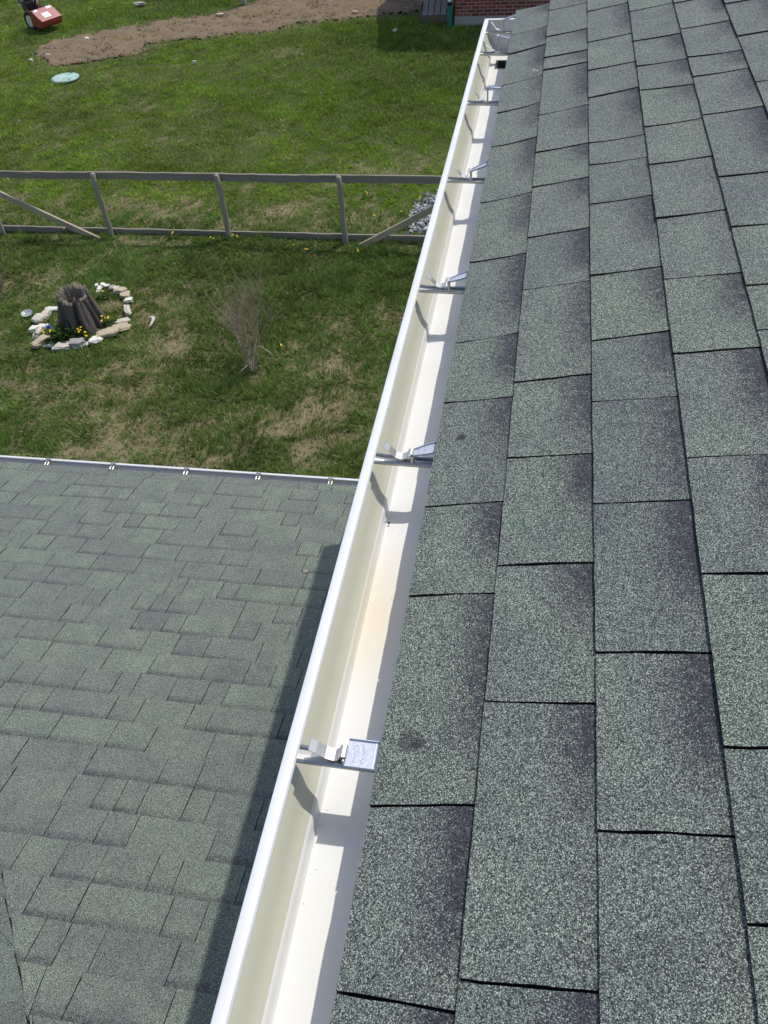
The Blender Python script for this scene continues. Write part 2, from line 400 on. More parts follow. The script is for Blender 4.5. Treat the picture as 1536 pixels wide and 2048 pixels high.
# grass blades
def make_grass():
    P = []
    # strips by distance so that density follows what one can see
    for ya, yb, dens in ((4.2, 8, 5000), (8, 11, 4200), (11, 14, 3000), (14, 18, 2000), (18, 22, 1450), (22, 27.5, 1050)):
        xl = min(to_x(-230, ya), to_x(-230, yb))-.2; xr = min(max(to_x(1300, ya), to_x(1300, yb)), .6)+.2
        n = int((xr-xl)*(yb-ya)*dens)
        P.append(np.stack([RNG.uniform(xl, xr, n), RNG.uniform(ya, yb, n)], 1))
    P = np.concatenate(P); x, y = P[:, 0].copy(), P[:, 1].copy()
    # pull blades into tufts
    ix = np.round(x/.075+RNG.normal(0, .3, len(x))); iy = np.round(y/.075+RNG.normal(0, .3, len(x)))
    cx = (ix+(vnoise(ix, iy, 2)-.5)*1.5)*.075; cy = (iy+(vnoise(ix, iy, 4)-.5)*1.5)*.075
    k = .38; x = x*(1-k)+cx*k; y = y*(1-k)+cy*k
    u, v = to_px(x, y)
    keep = (u > -240) & (u < 1300) & (v > -70) & (v < 1130)
    da = dirt_amount(x, y); keep &= (da < .3) | (RNG.random(len(x)) < np.where(da < .9, .5, .04) + .55*sstep(.48, .62, fbm(x*1.3, y*1.3, 15))*sstep(5.0, 9.0, -x))
    gr = poly_sd(x, y, GRAVEL); keep &= (gr < 0) | (RNG.random(len(x)) < .05)
    x = x[keep]; y = y[keep]
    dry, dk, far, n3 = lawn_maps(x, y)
    keep = RNG.random(len(x)) > dry*.12
    x, y, dry, dk, far, n3 = [q[keep] for q in (x, y, dry, dk, far, n3)]
    n = len(x)
    tuft = fbm(x*4.5, y*4.5, 91, 3)
    sd_ = poly_sd(x, y, DIRT)
    isdry = RNG.random(n) < np.clip(dry*1.0+.08+.55*np.exp(-(sd_/.30)**2)+.35*(sd_ > 0), 0, .85)
    h = (.032+.050*sstep(.35, .75, tuft))*RNG.uniform(.6, 1.3, n)*(1+.55*dk)*(1-.12*far)
    h = np.where(isdry, h*.62, h)
    d = np.hypot(np.hypot(x-CAM.x, y), 6.0)
    wd = (.0030+.00036*d)*RNG.uniform(.7, 1.35, n)*np.where(isdry, .8, 1)
    la = vnoise(x*2.1, y*2.1, 55)*6.28*1.5 + RNG.normal(0, 1.1, n)
    lean = h*np.where(isdry, RNG.uniform(.6, 2.2, n), RNG.uniform(.15, 1.1, n))
    an = RNG.uniform(0, 6.283, n)
    z = ZG + ground_h(x, y) - .004
    # clover and weedy clumps: broader, shorter, a little bluer
    V = np.empty((n, 3, 3), np.float32)
    V[:, 0] = np.stack([x-np.cos(an)*wd, y-np.sin(an)*wd, z], 1)
    V[:, 1] = np.stack([x+np.cos(an)*wd, y+np.sin(an)*wd, z], 1)
    V[:, 2] = np.stack([x+np.cos(la)*lean, y+np.sin(la)*lean, z+h], 1)
    me = bpy.data.meshes.new('grass')
    me.vertices.add(n*3); me.vertices.foreach_set('co', V.ravel())
    me.loops.add(n*3); me.loops.foreach_set('vertex_index', np.arange(n*3, dtype=np.int32))
    me.polygons.add(n); me.polygons.foreach_set('loop_start', np.arange(0, n*3, 3, dtype=np.int32))
    me.update(calc_edges=True)
    g1 = np.array((.118, .185, .026)); g2 = np.array((.082, .140, .032)); g3 = np.array((.185, .225, .060)); br = np.array((.56, .45, .28)); br2 = np.array((.34, .31, .15))
    t = RNG.random(n)[:, None]; f_ = far[:, None]; nn = sstep(.35, .65, n3)[:, None]
    c = (g2*np.array((1.98, 1.82, 1.75)))*(1-f_)+ (g1*np.array((1.85, 1.80, 1.75)))*f_
    c = c*(1-.35*nn)+g3*.35*nn
    gv = (.70+.62*fbm(x*1.4, y*1.4, 66, 3)+.45*(fbm(x*5, y*5, 67, 2)-.5))[:, None]
    c = c*(.72+.6*t)*gv
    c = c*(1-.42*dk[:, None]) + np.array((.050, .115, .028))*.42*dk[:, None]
    cd_ = br*(1-t)+br2*t; cd_ = cd_*(.55+.65*RNG.random(n)[:, None])
    c = np.where(isdry[:, None], cd_, c)
    c4 = np.concatenate([np.clip(c, 0, 1), np.ones((n, 1))], 1).astype(np.float32)
    at_ = me.attributes.new('tint', 'FLOAT_COLOR', 'POINT'); at_.data.foreach_set('color', np.repeat(c4, 3, axis=0).ravel())
    b = NB('grass_blade'); t_ = b.t
    col = b.attr('tint').outputs['Color']
    df = b.n('ShaderNodeBsdfDiffuse'); tr = b.n('ShaderNodeBsdfTranslucent'); mx = b.n('ShaderNodeMixShader'); mx.inputs[0].default_value = .32
    b.l(col, df.inputs[0]); b.l(col, tr.inputs[0]); b.l(df.outputs[0], mx.inputs[1]); b.l(tr.outputs[0], mx.inputs[2])
    b.l(mx.outputs[0], t_.nodes['Material Output'].inputs[0])
    me.materials.append(b.m)
    o = bpy.data.objects.new('grass', me); COL.objects.link(o)
    tag(o, 'short patchy green lawn grass with straw coloured worn spots', 'grass', kind='stuff')
def to_x(u, y):
    """x on the ground where the image column u meets the depth y"""
    lo = at(u, 60); hi = at(u, 900)
    t = (y-lo.y)/(hi.y-lo.y); return lo.x+(hi.x-lo.x)*t
make_grass()

def rock_mesh(name, sx, sy, sz, seed, mat, sub=1, rough=.22, flat=.0):
    bm = bmesh.new(); bmesh.ops.create_cube(bm, size=1.0)
    bmesh.ops.subdivide_edges(bm, edges=bm.edges[:], cuts=2+sub, use_grid_fill=True)
    off = Vector((seed*3.17, seed*1.3, seed*.7))
    for v in bm.verts:
        c = v.co.copy(); s_ = c.normalized()*.56
        c = c.lerp(s_, .45)
        nn = mnoise.noise_vector(c*1.7+off); n2 = mnoise.noise_vector(c*4.5+off)
        c += nn*rough + n2*rough*.35
        v.co = Vector((c.x*sx, c.y*sy, c.z*sz))
    zmin = min(v.co.z for v in bm.verts)
    for v in bm.verts: v.co.z -= zmin
    me = bpy.data.meshes.new(name); bmesh.ops.recalc_face_normals(bm, faces=bm.faces[:]); bm.to_mesh(me); bm.free(); me.materials.append(mat)
    return me

# gravel heap beside the house
def make_gravel():
    bm = bmesh.new(); P = GRAVEL; lo = P.min(0); hi = P.max(0); n = 0
    while n < 1500:
        x = random.uniform(lo[0], hi[0]); y = random.uniform(lo[1], hi[1])
        if poly_sd(np.array([x]), np.array([y]), P)[0] < -.08+random.uniform(-.1, .1): continue
        r = random.uniform(.014, .034); z = ZG+float(ground_h(np.array([x]), np.array([y]))[0])+random.uniform(0, .03)
        g = bmesh.ops.create_icosphere(bm, subdivisions=1, radius=r)['verts'] if n % 3 == 0 else bmesh.ops.create_cube(bm, size=r*1.5)['verts']
        R_ = Matrix.Rotation(random.uniform(0, 6), 4, Vector((random.random(), random.random(), random.random())).normalized())
        bmesh.ops.transform(bm, matrix=Matrix.Translation((x, y, z)) @ R_ @ Matrix.Diagonal((random.uniform(.7, 1.3), random.uniform(.7, 1.3), .7, 1)), verts=g); n += 1
    b = NB('grey_gravel'); v = b.n('ShaderNodeNewGeometry'); c = b.ramp(v.outputs['Random Per Island'], [(0, (.13, .13, .135)), (.5, (.27, .275, .29)), (1, (.46, .46, .47))])
    b.col(c); b.set(.9, 0, .3)
    o = bm_obj('gravel', bm, b.m); tag(o, 'grey gravel spread behind the fence beside the gutter', 'gravel', kind='stuff')
make_gravel()

# clods and pale stones lying on the tilled dirt
M['limestone'] = m_plain('pale_limestone', (.52, .47, .38), .9, 0, .25, 14, bump=.4)
M['limestone_tan'] = m_plain('tan_sandstone', (.42, .34, .24), .9, 0, .25, 14, bump=.4)
M['stone_grey'] = m_plain('grey_fieldstone', (.30, .28, .265), .9, 0, .3, 14, bump=.4)
M['stone_white'] = m_plain('white_stone', (.66, .63, .55), .9, 0, .2, 14, bump=.4)
def clods():
    lo = DIRT.min(0); hi = DIRT.max(0); hi[0] = min(hi[0], 0); n = 9000
    x = RNG.uniform(lo[0], hi[0], n); y = RNG.uniform(lo[1], min(hi[1], 27), n)
    k = dirt_amount(x, y) > .55; x = x[k]; y = y[k]; n = len(x)
    r = .018+.05*RNG.random(n)**3
    T_ = np.array([(1, 0, 0), (-1, 0, 0), (0, 1, 0), (0, -1, 0), (0, 0, .7), (0, 0, -.7)])
    Q = np.array([(0, 2, 4), (2, 1, 4), (1, 3, 4), (3, 0, 4), (2, 0, 5), (1, 2, 5), (3, 1, 5), (0, 3, 5)])
    a = RNG.uniform(0, 6.28, n); c, s_ = np.cos(a), np.sin(a)
    T2_ = T_[None]*RNG.uniform(.6, 1.4, (n, 6, 1))
    V = np.stack([T2_[..., 0]*c[:, None]-T2_[..., 1]*s_[:, None], T2_[..., 0]*s_[:, None]+T2_[..., 1]*c[:, None], T2_[..., 2]], 2)*r[:, None, None]
    V += np.stack([x, y, ZG+ground_h(x, y)+.03], 1)[:, None]
    o = mesh_obj('dirt_clods', V.reshape(-1, 3).tolist(), (Q[None]+6*np.arange(n)[:, None, None]).reshape(-1, 3).tolist(), M['dirt'])
    tag(o, 'loose brown clods scattered over the tilled dirt strip', 'soil', kind='stuff')
clods()

# ------------------------------------------------------------------ shingles
def tab_mesh(name, c00, c01, c11, c10, h0, h1, tone, band, to_world, seed, ns=4, nt_=4, warp=0.0, mats=None, th=.0045, main_band=True, lift=0.0, curve=0.0):
    """c00/c01: lower edge near/far, c10/c11: upper edge near/far as (s,t) in roof coordinates; h = height over the deck"""
    rnd = random.Random(seed); bstart = rnd.uniform(-.05, .5); V = []; F = []; MI = []; tv = []; bv = []
    for i in range(ns+1):
        a_ = i/ns
        for j in range(nt_+1):
            b_ = j/nt_
            s_ = (c00[0]*(1-b_)+c01[0]*b_)*(1-a_) + (c10[0]*(1-b_)+c11[0]*b_)*a_
            t_ = (c00[1]*(1-b_)+c01[1]*b_)*(1-a_) + (c10[1]*(1-b_)+c11[1]*b_)*a_
            t_ -= curve*math.sin(a_*math.pi)
            if i in (0,): s_ += rnd.uniform(-.0007, .0007)
            if j in (0, nt_): t_ += rnd.uniform(-.0009, .0009)
            h = h0*(1-a_)+h1*a_
            h += warp*math.sin(a_*math.pi)*(.5+.5*math.cos(b_*math.pi*2)) + lift*(1-b_)*(1-.5*a_)
            V.append(to_world(s_, t_, h))
            tv.append(tone)
            # band sits on the upper edge, stronger next to the far joint
            w_ = min(1.0, max(0.0, (a_-.45)/.40))
            bv.append(1.25*band*w_*min(1.0, max(.06, (b_-bstart)/.35)) if main_band else band*(1.0 if a_ > .93 else .75 if a_ > .7 else 0.0)*(.6+.4*b_))
    for i in range(ns):
        for j in range(nt_):
            k = i*(nt_+1)+j
            F.append((k, k+1, k+nt_+2, k+nt_+1)); MI.append(0)
    per = [j for j in range(nt_+1)] + [(i+1)*(nt_+1)+nt_ for i in range(ns)] + [ns*(nt_+1)+nt_-1-j for j in range(nt_)] + [(ns-1-i)*(nt_+1) for i in range(ns-1)]
    base = len(V); nrm = to_world(0, 0, 1)-to_world(0, 0, 0)
    L = len(per)
    for k in per: V.append(V[k].copy()); tv.append(tone); bv.append(0)
    for k in per: V.append(V[k]-nrm*th); tv.append(tone); bv.append(0)
    for q in range(L):
        F.append((base+q, base+L+q, base+L+(q+1) % L, base+(q+1) % L)); MI.append(1)
    me = bpy.data.meshes.new(name); me.from_pydata([tuple(v) for v in V], [], F)
    for m_ in mats: me.materials.append(m_)
    me.polygons.foreach_set('material_index', MI)
    me.polygons.foreach_set('use_smooth', [mi == 0 for mi in MI])
    for nm, arr in (('tone', tv), ('band', bv)):
        at_ = me.attributes.new(nm, 'FLOAT', 'POINT'); at_.data.foreach_set('value', arr)
    # make top faces point up
    if me.polygons[0].normal.z < 0: me.flip_normals()
    me.update(); return me

def main_world(s_, t_, h): return Vector((s_*math.cos(TH1)-h*math.sin(TH1), t_, s_*math.sin(TH1)+h*math.cos(TH1)))
def wing_world(s_, t_, h):      # s measured down the slope from y=0, t = x
    return Vector((t_, s_*math.cos(TH2)+h*math.sin(TH2), Z2-s_*math.sin(TH2)+h*math.cos(TH2)))

OFF1 = .13418
Y_END = 3.765
house = empty('house', (2.0, 0, ZG), 'house under the grey green shingle roof, its lower wing roof at left', 'house')
HB = Vector((2.0, 0, ZG))
def hp(o):          # parent with the geometry left in world coordinates
    o.parent = house; o.location = -HB; return o
# roof deck
Y_BACK = -2.2; S_TOP = 3.9
deck = bmesh.new()
pts = [(-.0030, -.0056), (S_TOP, -.0056), (S_TOP, -.05), (.03, -.05), (-.0030, -.010)]
v0 = [deck.verts.new(main_world(s_, Y_BACK, h)) for s_, h in pts]; v1 = [deck.verts.new(main_world(s_, Y_END-.012, h)) for s_, h in pts]
for i in range(5): deck.faces.new((v0[i], v0[(i+1) % 5], v1[(i+1) % 5], v1[i]))
deck.faces.new(v0[::-1]); deck.faces.new(v1)
roof = bm_obj('main_roof', deck, M['asphalt']); hp(roof)
roof['label'] = 'large grey green asphalt shingle roof slope filling the right side'

# joints read off the photograph: per course, (left u,v, right u,v); outer ones are made up
JO = {0: [(745, 1617, 949, 1611), (672, 1987, 911, 2027), (853, 1020, 1007, 1004), (815, 1199, 990, 1187), (943, 530, 1055, 505), (912, 692, 1041, 664), (889, 812, 1027, 794),
          (1028, 29, 1097, 6), (1024, 75, 1093, 52), (1018, 113, 1090, 86), (1007, 175, 1083, 146), (996, 231, 1080, 204), (983, 299, 1074, 273), (964, 411, 1068, 382)],
      1: [(926, 1965, 1194, 1985), (1022, 922, 1185, 908), (997, 1137, 1187, 1126), (978, 1409, 1189, 1409), (1054, 585, 1185, 561), (1035, 771, 1186, 748), (1098, 26, 1169, 7), (1094, 79, 1170, 59), (1088, 121, 1171, 101), (1084, 146, 1171, 125), (1081, 235, 1174, 209), (1076, 310, 1177, 286), (1070, 379, 1179, 354), (1061, 480, 1182, 455)],
      2: [(1203, 1667, 1467, 1673), (1189, 1015, 1385, 1001), (1197, 1311, 1423, 1307), (1186, 557, 1326, 533), (1188, 687, 1343, 661), (1188, 810, 1360, 793), (1172, 29, 1250, 7), (1173, 91, 1259, 68), (1175, 147, 1268, 124), (1177, 201, 1277, 174), (1182, 291, 1289, 269), (1182, 335, 1295, 315), (1185, 414, 1306, 391)],
      3: [(1495, 1854, 1720, 1862), (1451, 1502, 1680, 1500), (1390, 922, 1560, 910), (1415, 1155, 1600, 1150), (1333, 564, 1486, 546), (1353, 714, 1525, 695), (1257, 29, 1341, 7), (1266, 88, 1360, 67), (1276, 138, 1372, 118), (1283, 186, 1386, 169), (1291, 260, 1405, 237), (1306, 335, 1424, 313), (1316, 443, 1453, 420)],
      4: [(1500, 577, 1650, 560), (1347, 12, 1430, -8), (1364, 63, 1461, 41), (1382, 119, 1484, 101), (1391, 158, 1496, 137), (1407, 236, 1527, 213), (1442, 360, 1580, 338), (1467, 460, 1610, 442)],
      5: [(1455, 12, 1550, -8), (1478, 77, 1590, 52), (1515, 169, 1640, 145), (1560, 300, 1700, 280)]}
def s_of(P): return P.x*math.cos(TH1)+P.z*math.sin(TH1)
shingle_main = 0
rj = random.Random(3)
far_stuff = []
for c in range(0, 11):
    sa = 0.0 if c == 0 else OFF1+(c-1)*EXP
    sb = OFF1+c*EXP
    js = []
    for u0, v0_, u1, v1_ in JO.get(c, []):
        A = on_main(u0, v0_); B_ = on_main(u1, v1_)
        # follow the joint to the two course lines
        dA = s_of(A); dB = s_of(B_)
        k = (B_.y-A.y)/max(.02, dB-dA); k = max(-.25, min(.25, k))
        js.append((A.y+(sa-dA)*k, A.y+(sb-dA)*k))
    js.sort()
    lo = js[0] if js else (Y_END, Y_END)
    y_ = lo[0]; pre = []
    ystop = {0: -.35, 1: -.35, 2: -.2, 3: -.1, 4: .3, 5: .9, 6: 1.4, 7: 1.9, 8: 2.2, 9: 2.6, 10: 2.9}[c]
    while y_ > ystop:
        y_ -= rj.choice((.11, .15, .17, .2, .23, .26)); pre.append((y_, y_))
    js = pre[::-1]+js
    if Y_END-js[-1][0] > .06: js.append((Y_END+rj.uniform(-.004, .004), Y_END))
    else: js[-1] = (Y_END, Y_END)
    for i in range(len(js)-1):
        n0, n1 = js[i], js[i+1]; g = .0015
        ext = .012 if c < 10 else 0
        seed = c*100+i
        tone = rj.random(); band = rj.uniform(.65, 1.1) if rj.random() < .85 else .15
        hh = .0065 + rj.uniform(-.001, .0012)
        me = tab_mesh('shingle', (sa+.0008, n0[0]+g), (sa+.0008, n1[0]-g), (sb+ext, n1[1]-g), (sb+ext, n0[1]+g), hh, .0, tone, band, main_world, seed, mats=[M['shingle'], M['asphalt']], warp=rj.uniform(-.0004, .0016), ns=6, nt_=6, th=.0075, lift=rj.uniform(.0005, .0019)+.0018*max(0.0, min(1.0, n0[0]-1.0)), curve=max(0.0, min(1.0, (n0[0]-.9)/1.6))*(.012 if c == 0 else .007))
        o = bpy.data.objects.new('shingle', me); COL.objects.link(o); o.parent = roof; shingle_main += 1
# the rest of the slope, behind and above the picture
def stuff_tabs(world, rows, mats, name, parent, label=None):
    V = []; F = []; MI = []
    tv = []; bv = []
    for k, (c00, c01, c11, c10, h0, h1, tone, band) in enumerate(rows):
        me = tab_mesh('tmp', c00, c01, c11, c10, h0, h1, tone, band, world, k, ns=2, nt_=1, mats=mats)
        b0 = len(V); V += [v.co.copy() for v in me.vertices]
        F += [tuple(b0+i for i in p_.vertices) for p_ in me.polygons]; MI += [p_.material_index for p_ in me.polygons]
        tv += [d.value for d in me.attributes['tone'].data]; bv += [d.value for d in me.attributes['band'].data]
        bpy.data.meshes.remove(me)
    o = mesh_obj(name, V, F, mats, parent, mi=MI)
    for nm, arr in (('tone', tv), ('band', bv)):
        at_ = o.data.attributes.new(nm, 'FLOAT', 'POINT'); at_.data.foreach_set('value', arr)
    o['kind'] = 'stuff'
    return o
rows = []
for c in range(0, 27):
    sa = 0.0 if c == 0 else OFF1+(c-1)*EXP; sb = OFF1+c*EXP
    y_ = -.5 if c < 4 else (.0 if c < 6 else 1.0) if c < 11 else Y_END
    ys_ = {0: -.35, 1: -.35, 2: -.2, 3: -.1, 4: .3, 5: .9, 6: 1.4, 7: 1.9, 8: 2.2, 9: 2.6, 10: 2.9}.get(c, Y_END)
    y_ = ys_-.27 if c < 11 else Y_END
    while y_ > Y_BACK:
        w_ = rj.choice((.12, .16, .2, .24))
        rows.append(((sa, y_-w_+.0012), (sa, y_-.0012), (sb+.012, y_-.0012), (sb+.012, y_-w_+.0012), .0065, .0005, rj.random(), rj.uniform(.2, 1)))
        y_ -= w_
stuff_tabs(main_world, rows, [M['shingle'], M['asphalt']], 'upper_shingles', roof)

# ---- the wing: hip roof below, eave running across the picture
Y_EAVE = on_wing(360, 949).y
S_EAVE = Y_EAVE/math.cos(TH2)
hipA = on_wing(0, 1720); hipB = on_wing(60, 2048)
def hip_x(y): return hipA.x + (hipB.x-hipA.x)/(hipB.y-hipA.y)*(y-hipA.y)
GXH = T2*(hipB.y-hipA.y)/(hipA.x-hipB.x)*1.0       # slope of the side plane so that both meet on the hip
X_WALL = .30
YW0 = -1.3
wd = bmesh.new(); dz = .0056
P_ = [(hip_x(YW0), YW0), (X_WALL, YW0), (X_WALL, Y_EAVE-.01), (hip_x(Y_EAVE)-.0, Y_EAVE-.01)]
top = [wd.verts.new((x, y, Z2-T2*y-dz)) for x, y in P_]; bot = [wd.verts.new((x, y, Z2-T2*y-.12)) for x, y in P_]
wd.faces.new(top); wd.faces.new(bot[::-1])
for i in range(4): wd.faces.new((top[i], bot[i], bot[(i+1) % 4], top[(i+1) % 4]))
wing = bm_obj('wing_roof', wd, M['asphalt']); hp(wing); wing['label'] = 'lower grey green shingle roof with its eave across the middle left'
# side plane of the hip
def side_z(x): return Z2-T2*hipA.y + (-GXH)*(hipA.x-x)
X_SIDE = hip_x(Y_EAVE)
sd = bmesh.new()
P_ = [(hip_x(YW0), YW0), (hip_x(Y_EAVE), Y_EAVE), (X_SIDE, YW0)]
tp = [sd.verts.new((x, y, side_z(x)-dz-.001)) for x, y in P_]; bt = [sd.verts.new((x, y, side_z(x)-.12)) for x, y in P_]
sd.faces.new(tp); sd.faces.new(bt[::-1])
for i in range(3): sd.faces.new((tp[i], bt[i], bt[(i+1) % 3], tp[(i+1) % 3]))
side = bm_obj('hip_roof', sd, M['asphalt']); hp(side); side['label'] = 'hip slope of the lower roof at the bottom left corner'
cands = []
YO = Z2
off2 = None
s0 = on_wing(270, 1504).y/math.cos(TH2)             # a course line seen in the picture
k_lo = int((S_EAVE-s0)/EXP)
for c in range(-14, k_lo+2):
    # s runs down the slope; lower edge of this course:
    low = s0+c*EXP; upp = low-EXP
    if low > S_EAVE+.02: low = S_EAVE
    if low-upp < .03 or low < .2: continue
    x = X_WALL-.02-rj.uniform(0, .2)
    edges = [X_WALL-.015]
    while x > -4.6: edges.append(x); x -= rj.choice((.09, .12, .15, .17, .19, .22, .25, .3))
    for i in range(len(edges)-1):
        xr, xl = edges[i], edges[i+1]
        hx0 = hip_x(low*math.cos(TH2))+.002; hx1 = hip_x(upp*math.cos(TH2))+.002
        if xr < hx0: continue
        xl0 = max(xl, hx0); xl1 = max(xl, hx1); xr1 = max(xr, hx1)
        if xr-xl0 < .012: continue
        pu, pv = to_px((xl0+xr)/2, low*math.cos(TH2)-.05, Z2-T2*(low*math.cos(TH2)))
        vis = -60 < pu < 1500 and 880 < pv < 2120
        # hidden behind the main gutter?
        lim = 420+(2048-pv)*.2732
        vis = vis and pu < lim+40
        d = (Vector(((xl0+xr)/2, low, Z2-T2*low))-CAM).length
        cands.append((vis, d, xl0, xr, xl1, xr1, low, upp))
cands.sort(key=lambda q: (not q[0], q[1]))
rows = []; nn = 0
for q in cands:
    vis, d, xl0, xr, xl1, xr1, low, upp = q
    hh = .0062+rj.choice((-.0022, -.001, 0, .0006, .0012)); tone = rj.random(); band = rj.uniform(.75, 1.15) if rj.random() < .66 else rj.uniform(0, .15)
    g = .0016
    ext = .012
    # far end of the band sits at the left joint, so run t from right to left
    args = ((low, xr-g), (low, xl0+g), (upp-ext, xl1+g), (upp-ext, xr1-g), hh, .0, tone, band)
    if vis and nn < 300:
        me = tab_mesh('shingle', *args, wing_world, 5000+nn, mats=[M['shingle_wing'], M['asphalt']], ns=6, nt_=3, main_band=False)
        o = bpy.data.objects.new('shingle', me); COL.objects.link(o); o.parent = wing; nn += 1
    else: rows.append(args)
if rows: stuff_tabs(wing_world, rows, [M['shingle_wing'], M['asphalt']], 'remaining_shingles', wing)
# hip side courses
THS = math.atan(GXH)
def side_world(s_, t_, h):      # s down the slope (towards -x) from the hip reference point, t = y
    return Vector((hipA.x - s_*math.cos(THS) - h*math.sin(THS), t_, side_z(hipA.x) - s_*math.sin(THS) + h*math.cos(THS)))
def hip_y(x): return hipA.y + (hipB.y-hipA.y)/(hipB.x-hipA.x)*(x-hipA.x)
nside = 0
rows = []
for c in range(-9, 26):
    low = (c+1)*EXP+.05; upp = low-EXP
    xlo = hipA.x-low*math.cos(THS); xup = hipA.x-upp*math.cos(THS)
    if xlo < X_SIDE: continue
    yl, yu = hip_y(xlo)-.012, hip_y(xup)-.012
    y_ = max(yl, yu)+.0
    ed = [yl]
    y_ = yl-rj.uniform(.05, .25)
    while y_ > -1.3: ed.append(y_); y_ -= rj.choice((.15, .2, .25, .3))
    for i in range(len(ed)-1):
        ya, yb = ed[i], ed[i+1]
        ya1 = min(ya, yu); yb1 = min(yb, yu)
        if i == 0: ya1 = yu
        args = ((low, yb+.0008), (low, ya-.0008), (upp-.012, ya1-.0008), (upp-.012, yb1+.0008), .0030, .0, .45+.2*rj.random(), rj.uniform(0, .12))
        seen = any(-30 < to_px(*side_world(q[0], q[1], 0))[0] < 200 and 1600 < to_px(*side_world(q[0], q[1], 0))[1] < 2090 for q in args[:4])
        if not seen: rows.append(args); continue
        me = tab_mesh('shingle', *args, side_world, 9000+nside, mats=[M['shingle_wing'], M['asphalt']], ns=3, nt_=2, th=.003)
        o = bpy.data.objects.new('shingle', me); COL.objects.link(o); o.parent = side; nside += 1
stuff_tabs(side_world, rows, [M['shingle_wing'], M['asphalt']], 'remaining_shingles', side)

# house walls and soffits under both roofs
bm = bmesh.new()
add_box(bm, (3.9, .55, (ZG-.3-.20)/2), (7.0, 5.9, -(ZG)-.1), None)
wl = bm_obj('wall', bm, M['white_paint']); hp(wl)
bm = bmesh.new()
hx = hip_x(Y_EAVE)+.35
add_box(bm, ((hx+.35)/2, (Y_EAVE-.35-3)/2, (ZG+Z2-T2*Y_EAVE-.14)/2-.1), (.35-hx, Y_EAVE-.35+3, (Z2-T2*Y_EAVE-.14)-ZG+.2))
wl2 = bm_obj('wing_wall', bm, M['white_paint']); hp(wl2)
bm = bmesh.new(); add_box(bm, (.034, (Y_END+Y_BACK)/2, -.115), (.022, Y_END-Y_BACK-.03, .19)); hp(bm_obj('fascia', bm, M['fascia']))
bm = bmesh.new(); add_box(bm, (.24, (Y_END+Y_BACK)/2, -.2), (.36, Y_END-Y_BACK-.05, .012)); hp(bm_obj('soffit', bm, M['fascia']))
ZE2 = Z2-T2*Y_EAVE
bm = bmesh.new(); add_box(bm, ((hip_x(Y_EAVE)+.3)/2, Y_EAVE-.035, ZE2-.12), (.3-hip_x(Y_EAVE), .022, .19)); hp(bm_obj('fascia', bm, M['fascia']))
bm = bmesh.new(); add_box(bm, ((hip_x(Y_EAVE)+.3)/2, Y_EAVE-.22, ZE2-.216), (.3-hip_x(Y_EAVE), .36, .012)); hp(bm_obj('soffit', bm, M['fascia']))
# back slope of the main roof, so that the place is whole from aside
bm = bmesh.new(); xr_ = S_TOP*math.cos(TH1); zr_ = S_TOP*math.sin(TH1)
vs = [bm.verts.new(q) for q in ((xr_, Y_BACK, zr_-.012), (xr_, Y_END-.012, zr_-.012), (xr_*2, Y_END-.012, -.012), (xr_*2, Y_BACK, -.012))]
vb = [bm.verts.new(v.co-Vector((0, 0, .05))) for v in vs]
bm.faces.new(vs); bm.faces.new(vb[::-1])
for i in range(4): bm.faces.new((vs[i], vb[i], vb[(i+1) % 4], vs[(i+1) % 4]))
hp(bm_obj('back_roof', bm, M['shingle']))
# gable triangle and rake board at the far end
bm = bmesh.new()
g = [(.4, -.25), (.4, -.07+.4*T1), (xr_, zr_-.07), (7.4, -.07+(2*xr_-7.4)*T1), (7.4, -.25)]
a_ = [bm.verts.new((x, 3.42, z)) for x, z in g]; b_ = [bm.verts.new((x, 3.48, z)) for x, z in g]
bm.faces.new(a_); bm.faces.new(b_[::-1])
for i in range(5): bm.faces.new((a_[i], b_[i], b_[(i+1) % 5], a_[(i+1) % 5]))
hp(bm_obj('gable', bm, M['white_paint']))

# ------------------------------------------------------------------ gutters
PROFILE = [(-.1165, -.0295), (-.1158, -.0245), (-.1175, -.0208), (-.121, -.020), (-.129, -.020), (-.132, -.0212), (-.1332, -.024), (-.1332, -.046), (-.1315, -.051),
           (-.127, -.056), (-.1215, -.064), (-.1165, -.074), (-.1125, -.085), (-.1085, -.095), (-.1035, -.103), (-.0985, -.1085), (-.0955, -.1125), (-.0945, -.118), (-.0925, -.1320), (-.0905, -.1350),
           (-.066, -.1352), (.006, -.1352), (.0195, -.1350), (.021, -.1330), (.021, -.030)]
SEG_IN = 9          # profile points from here on are the coated inside
PROFILE_WING = [(-.1135, -.0285), (-.1130, -.0245), (-.1142, -.0208), (-.1165, -.020), (-.1300, -.020), (-.1322, -.0212), (-.1332, -.0235), (-.1325, -.0275), (-.1290, -.0320), (-.1240, -.0375), (-.1185, -.0435), (-.1125, -.050), (-.1065, -.057), (-.1005, -.064), (-.0945, -.072), (-.0885, -.081), (-.083, -.091), (-.078, -.103), (-.074, -.118), (-.071, -.135)] + PROFILE[20:]
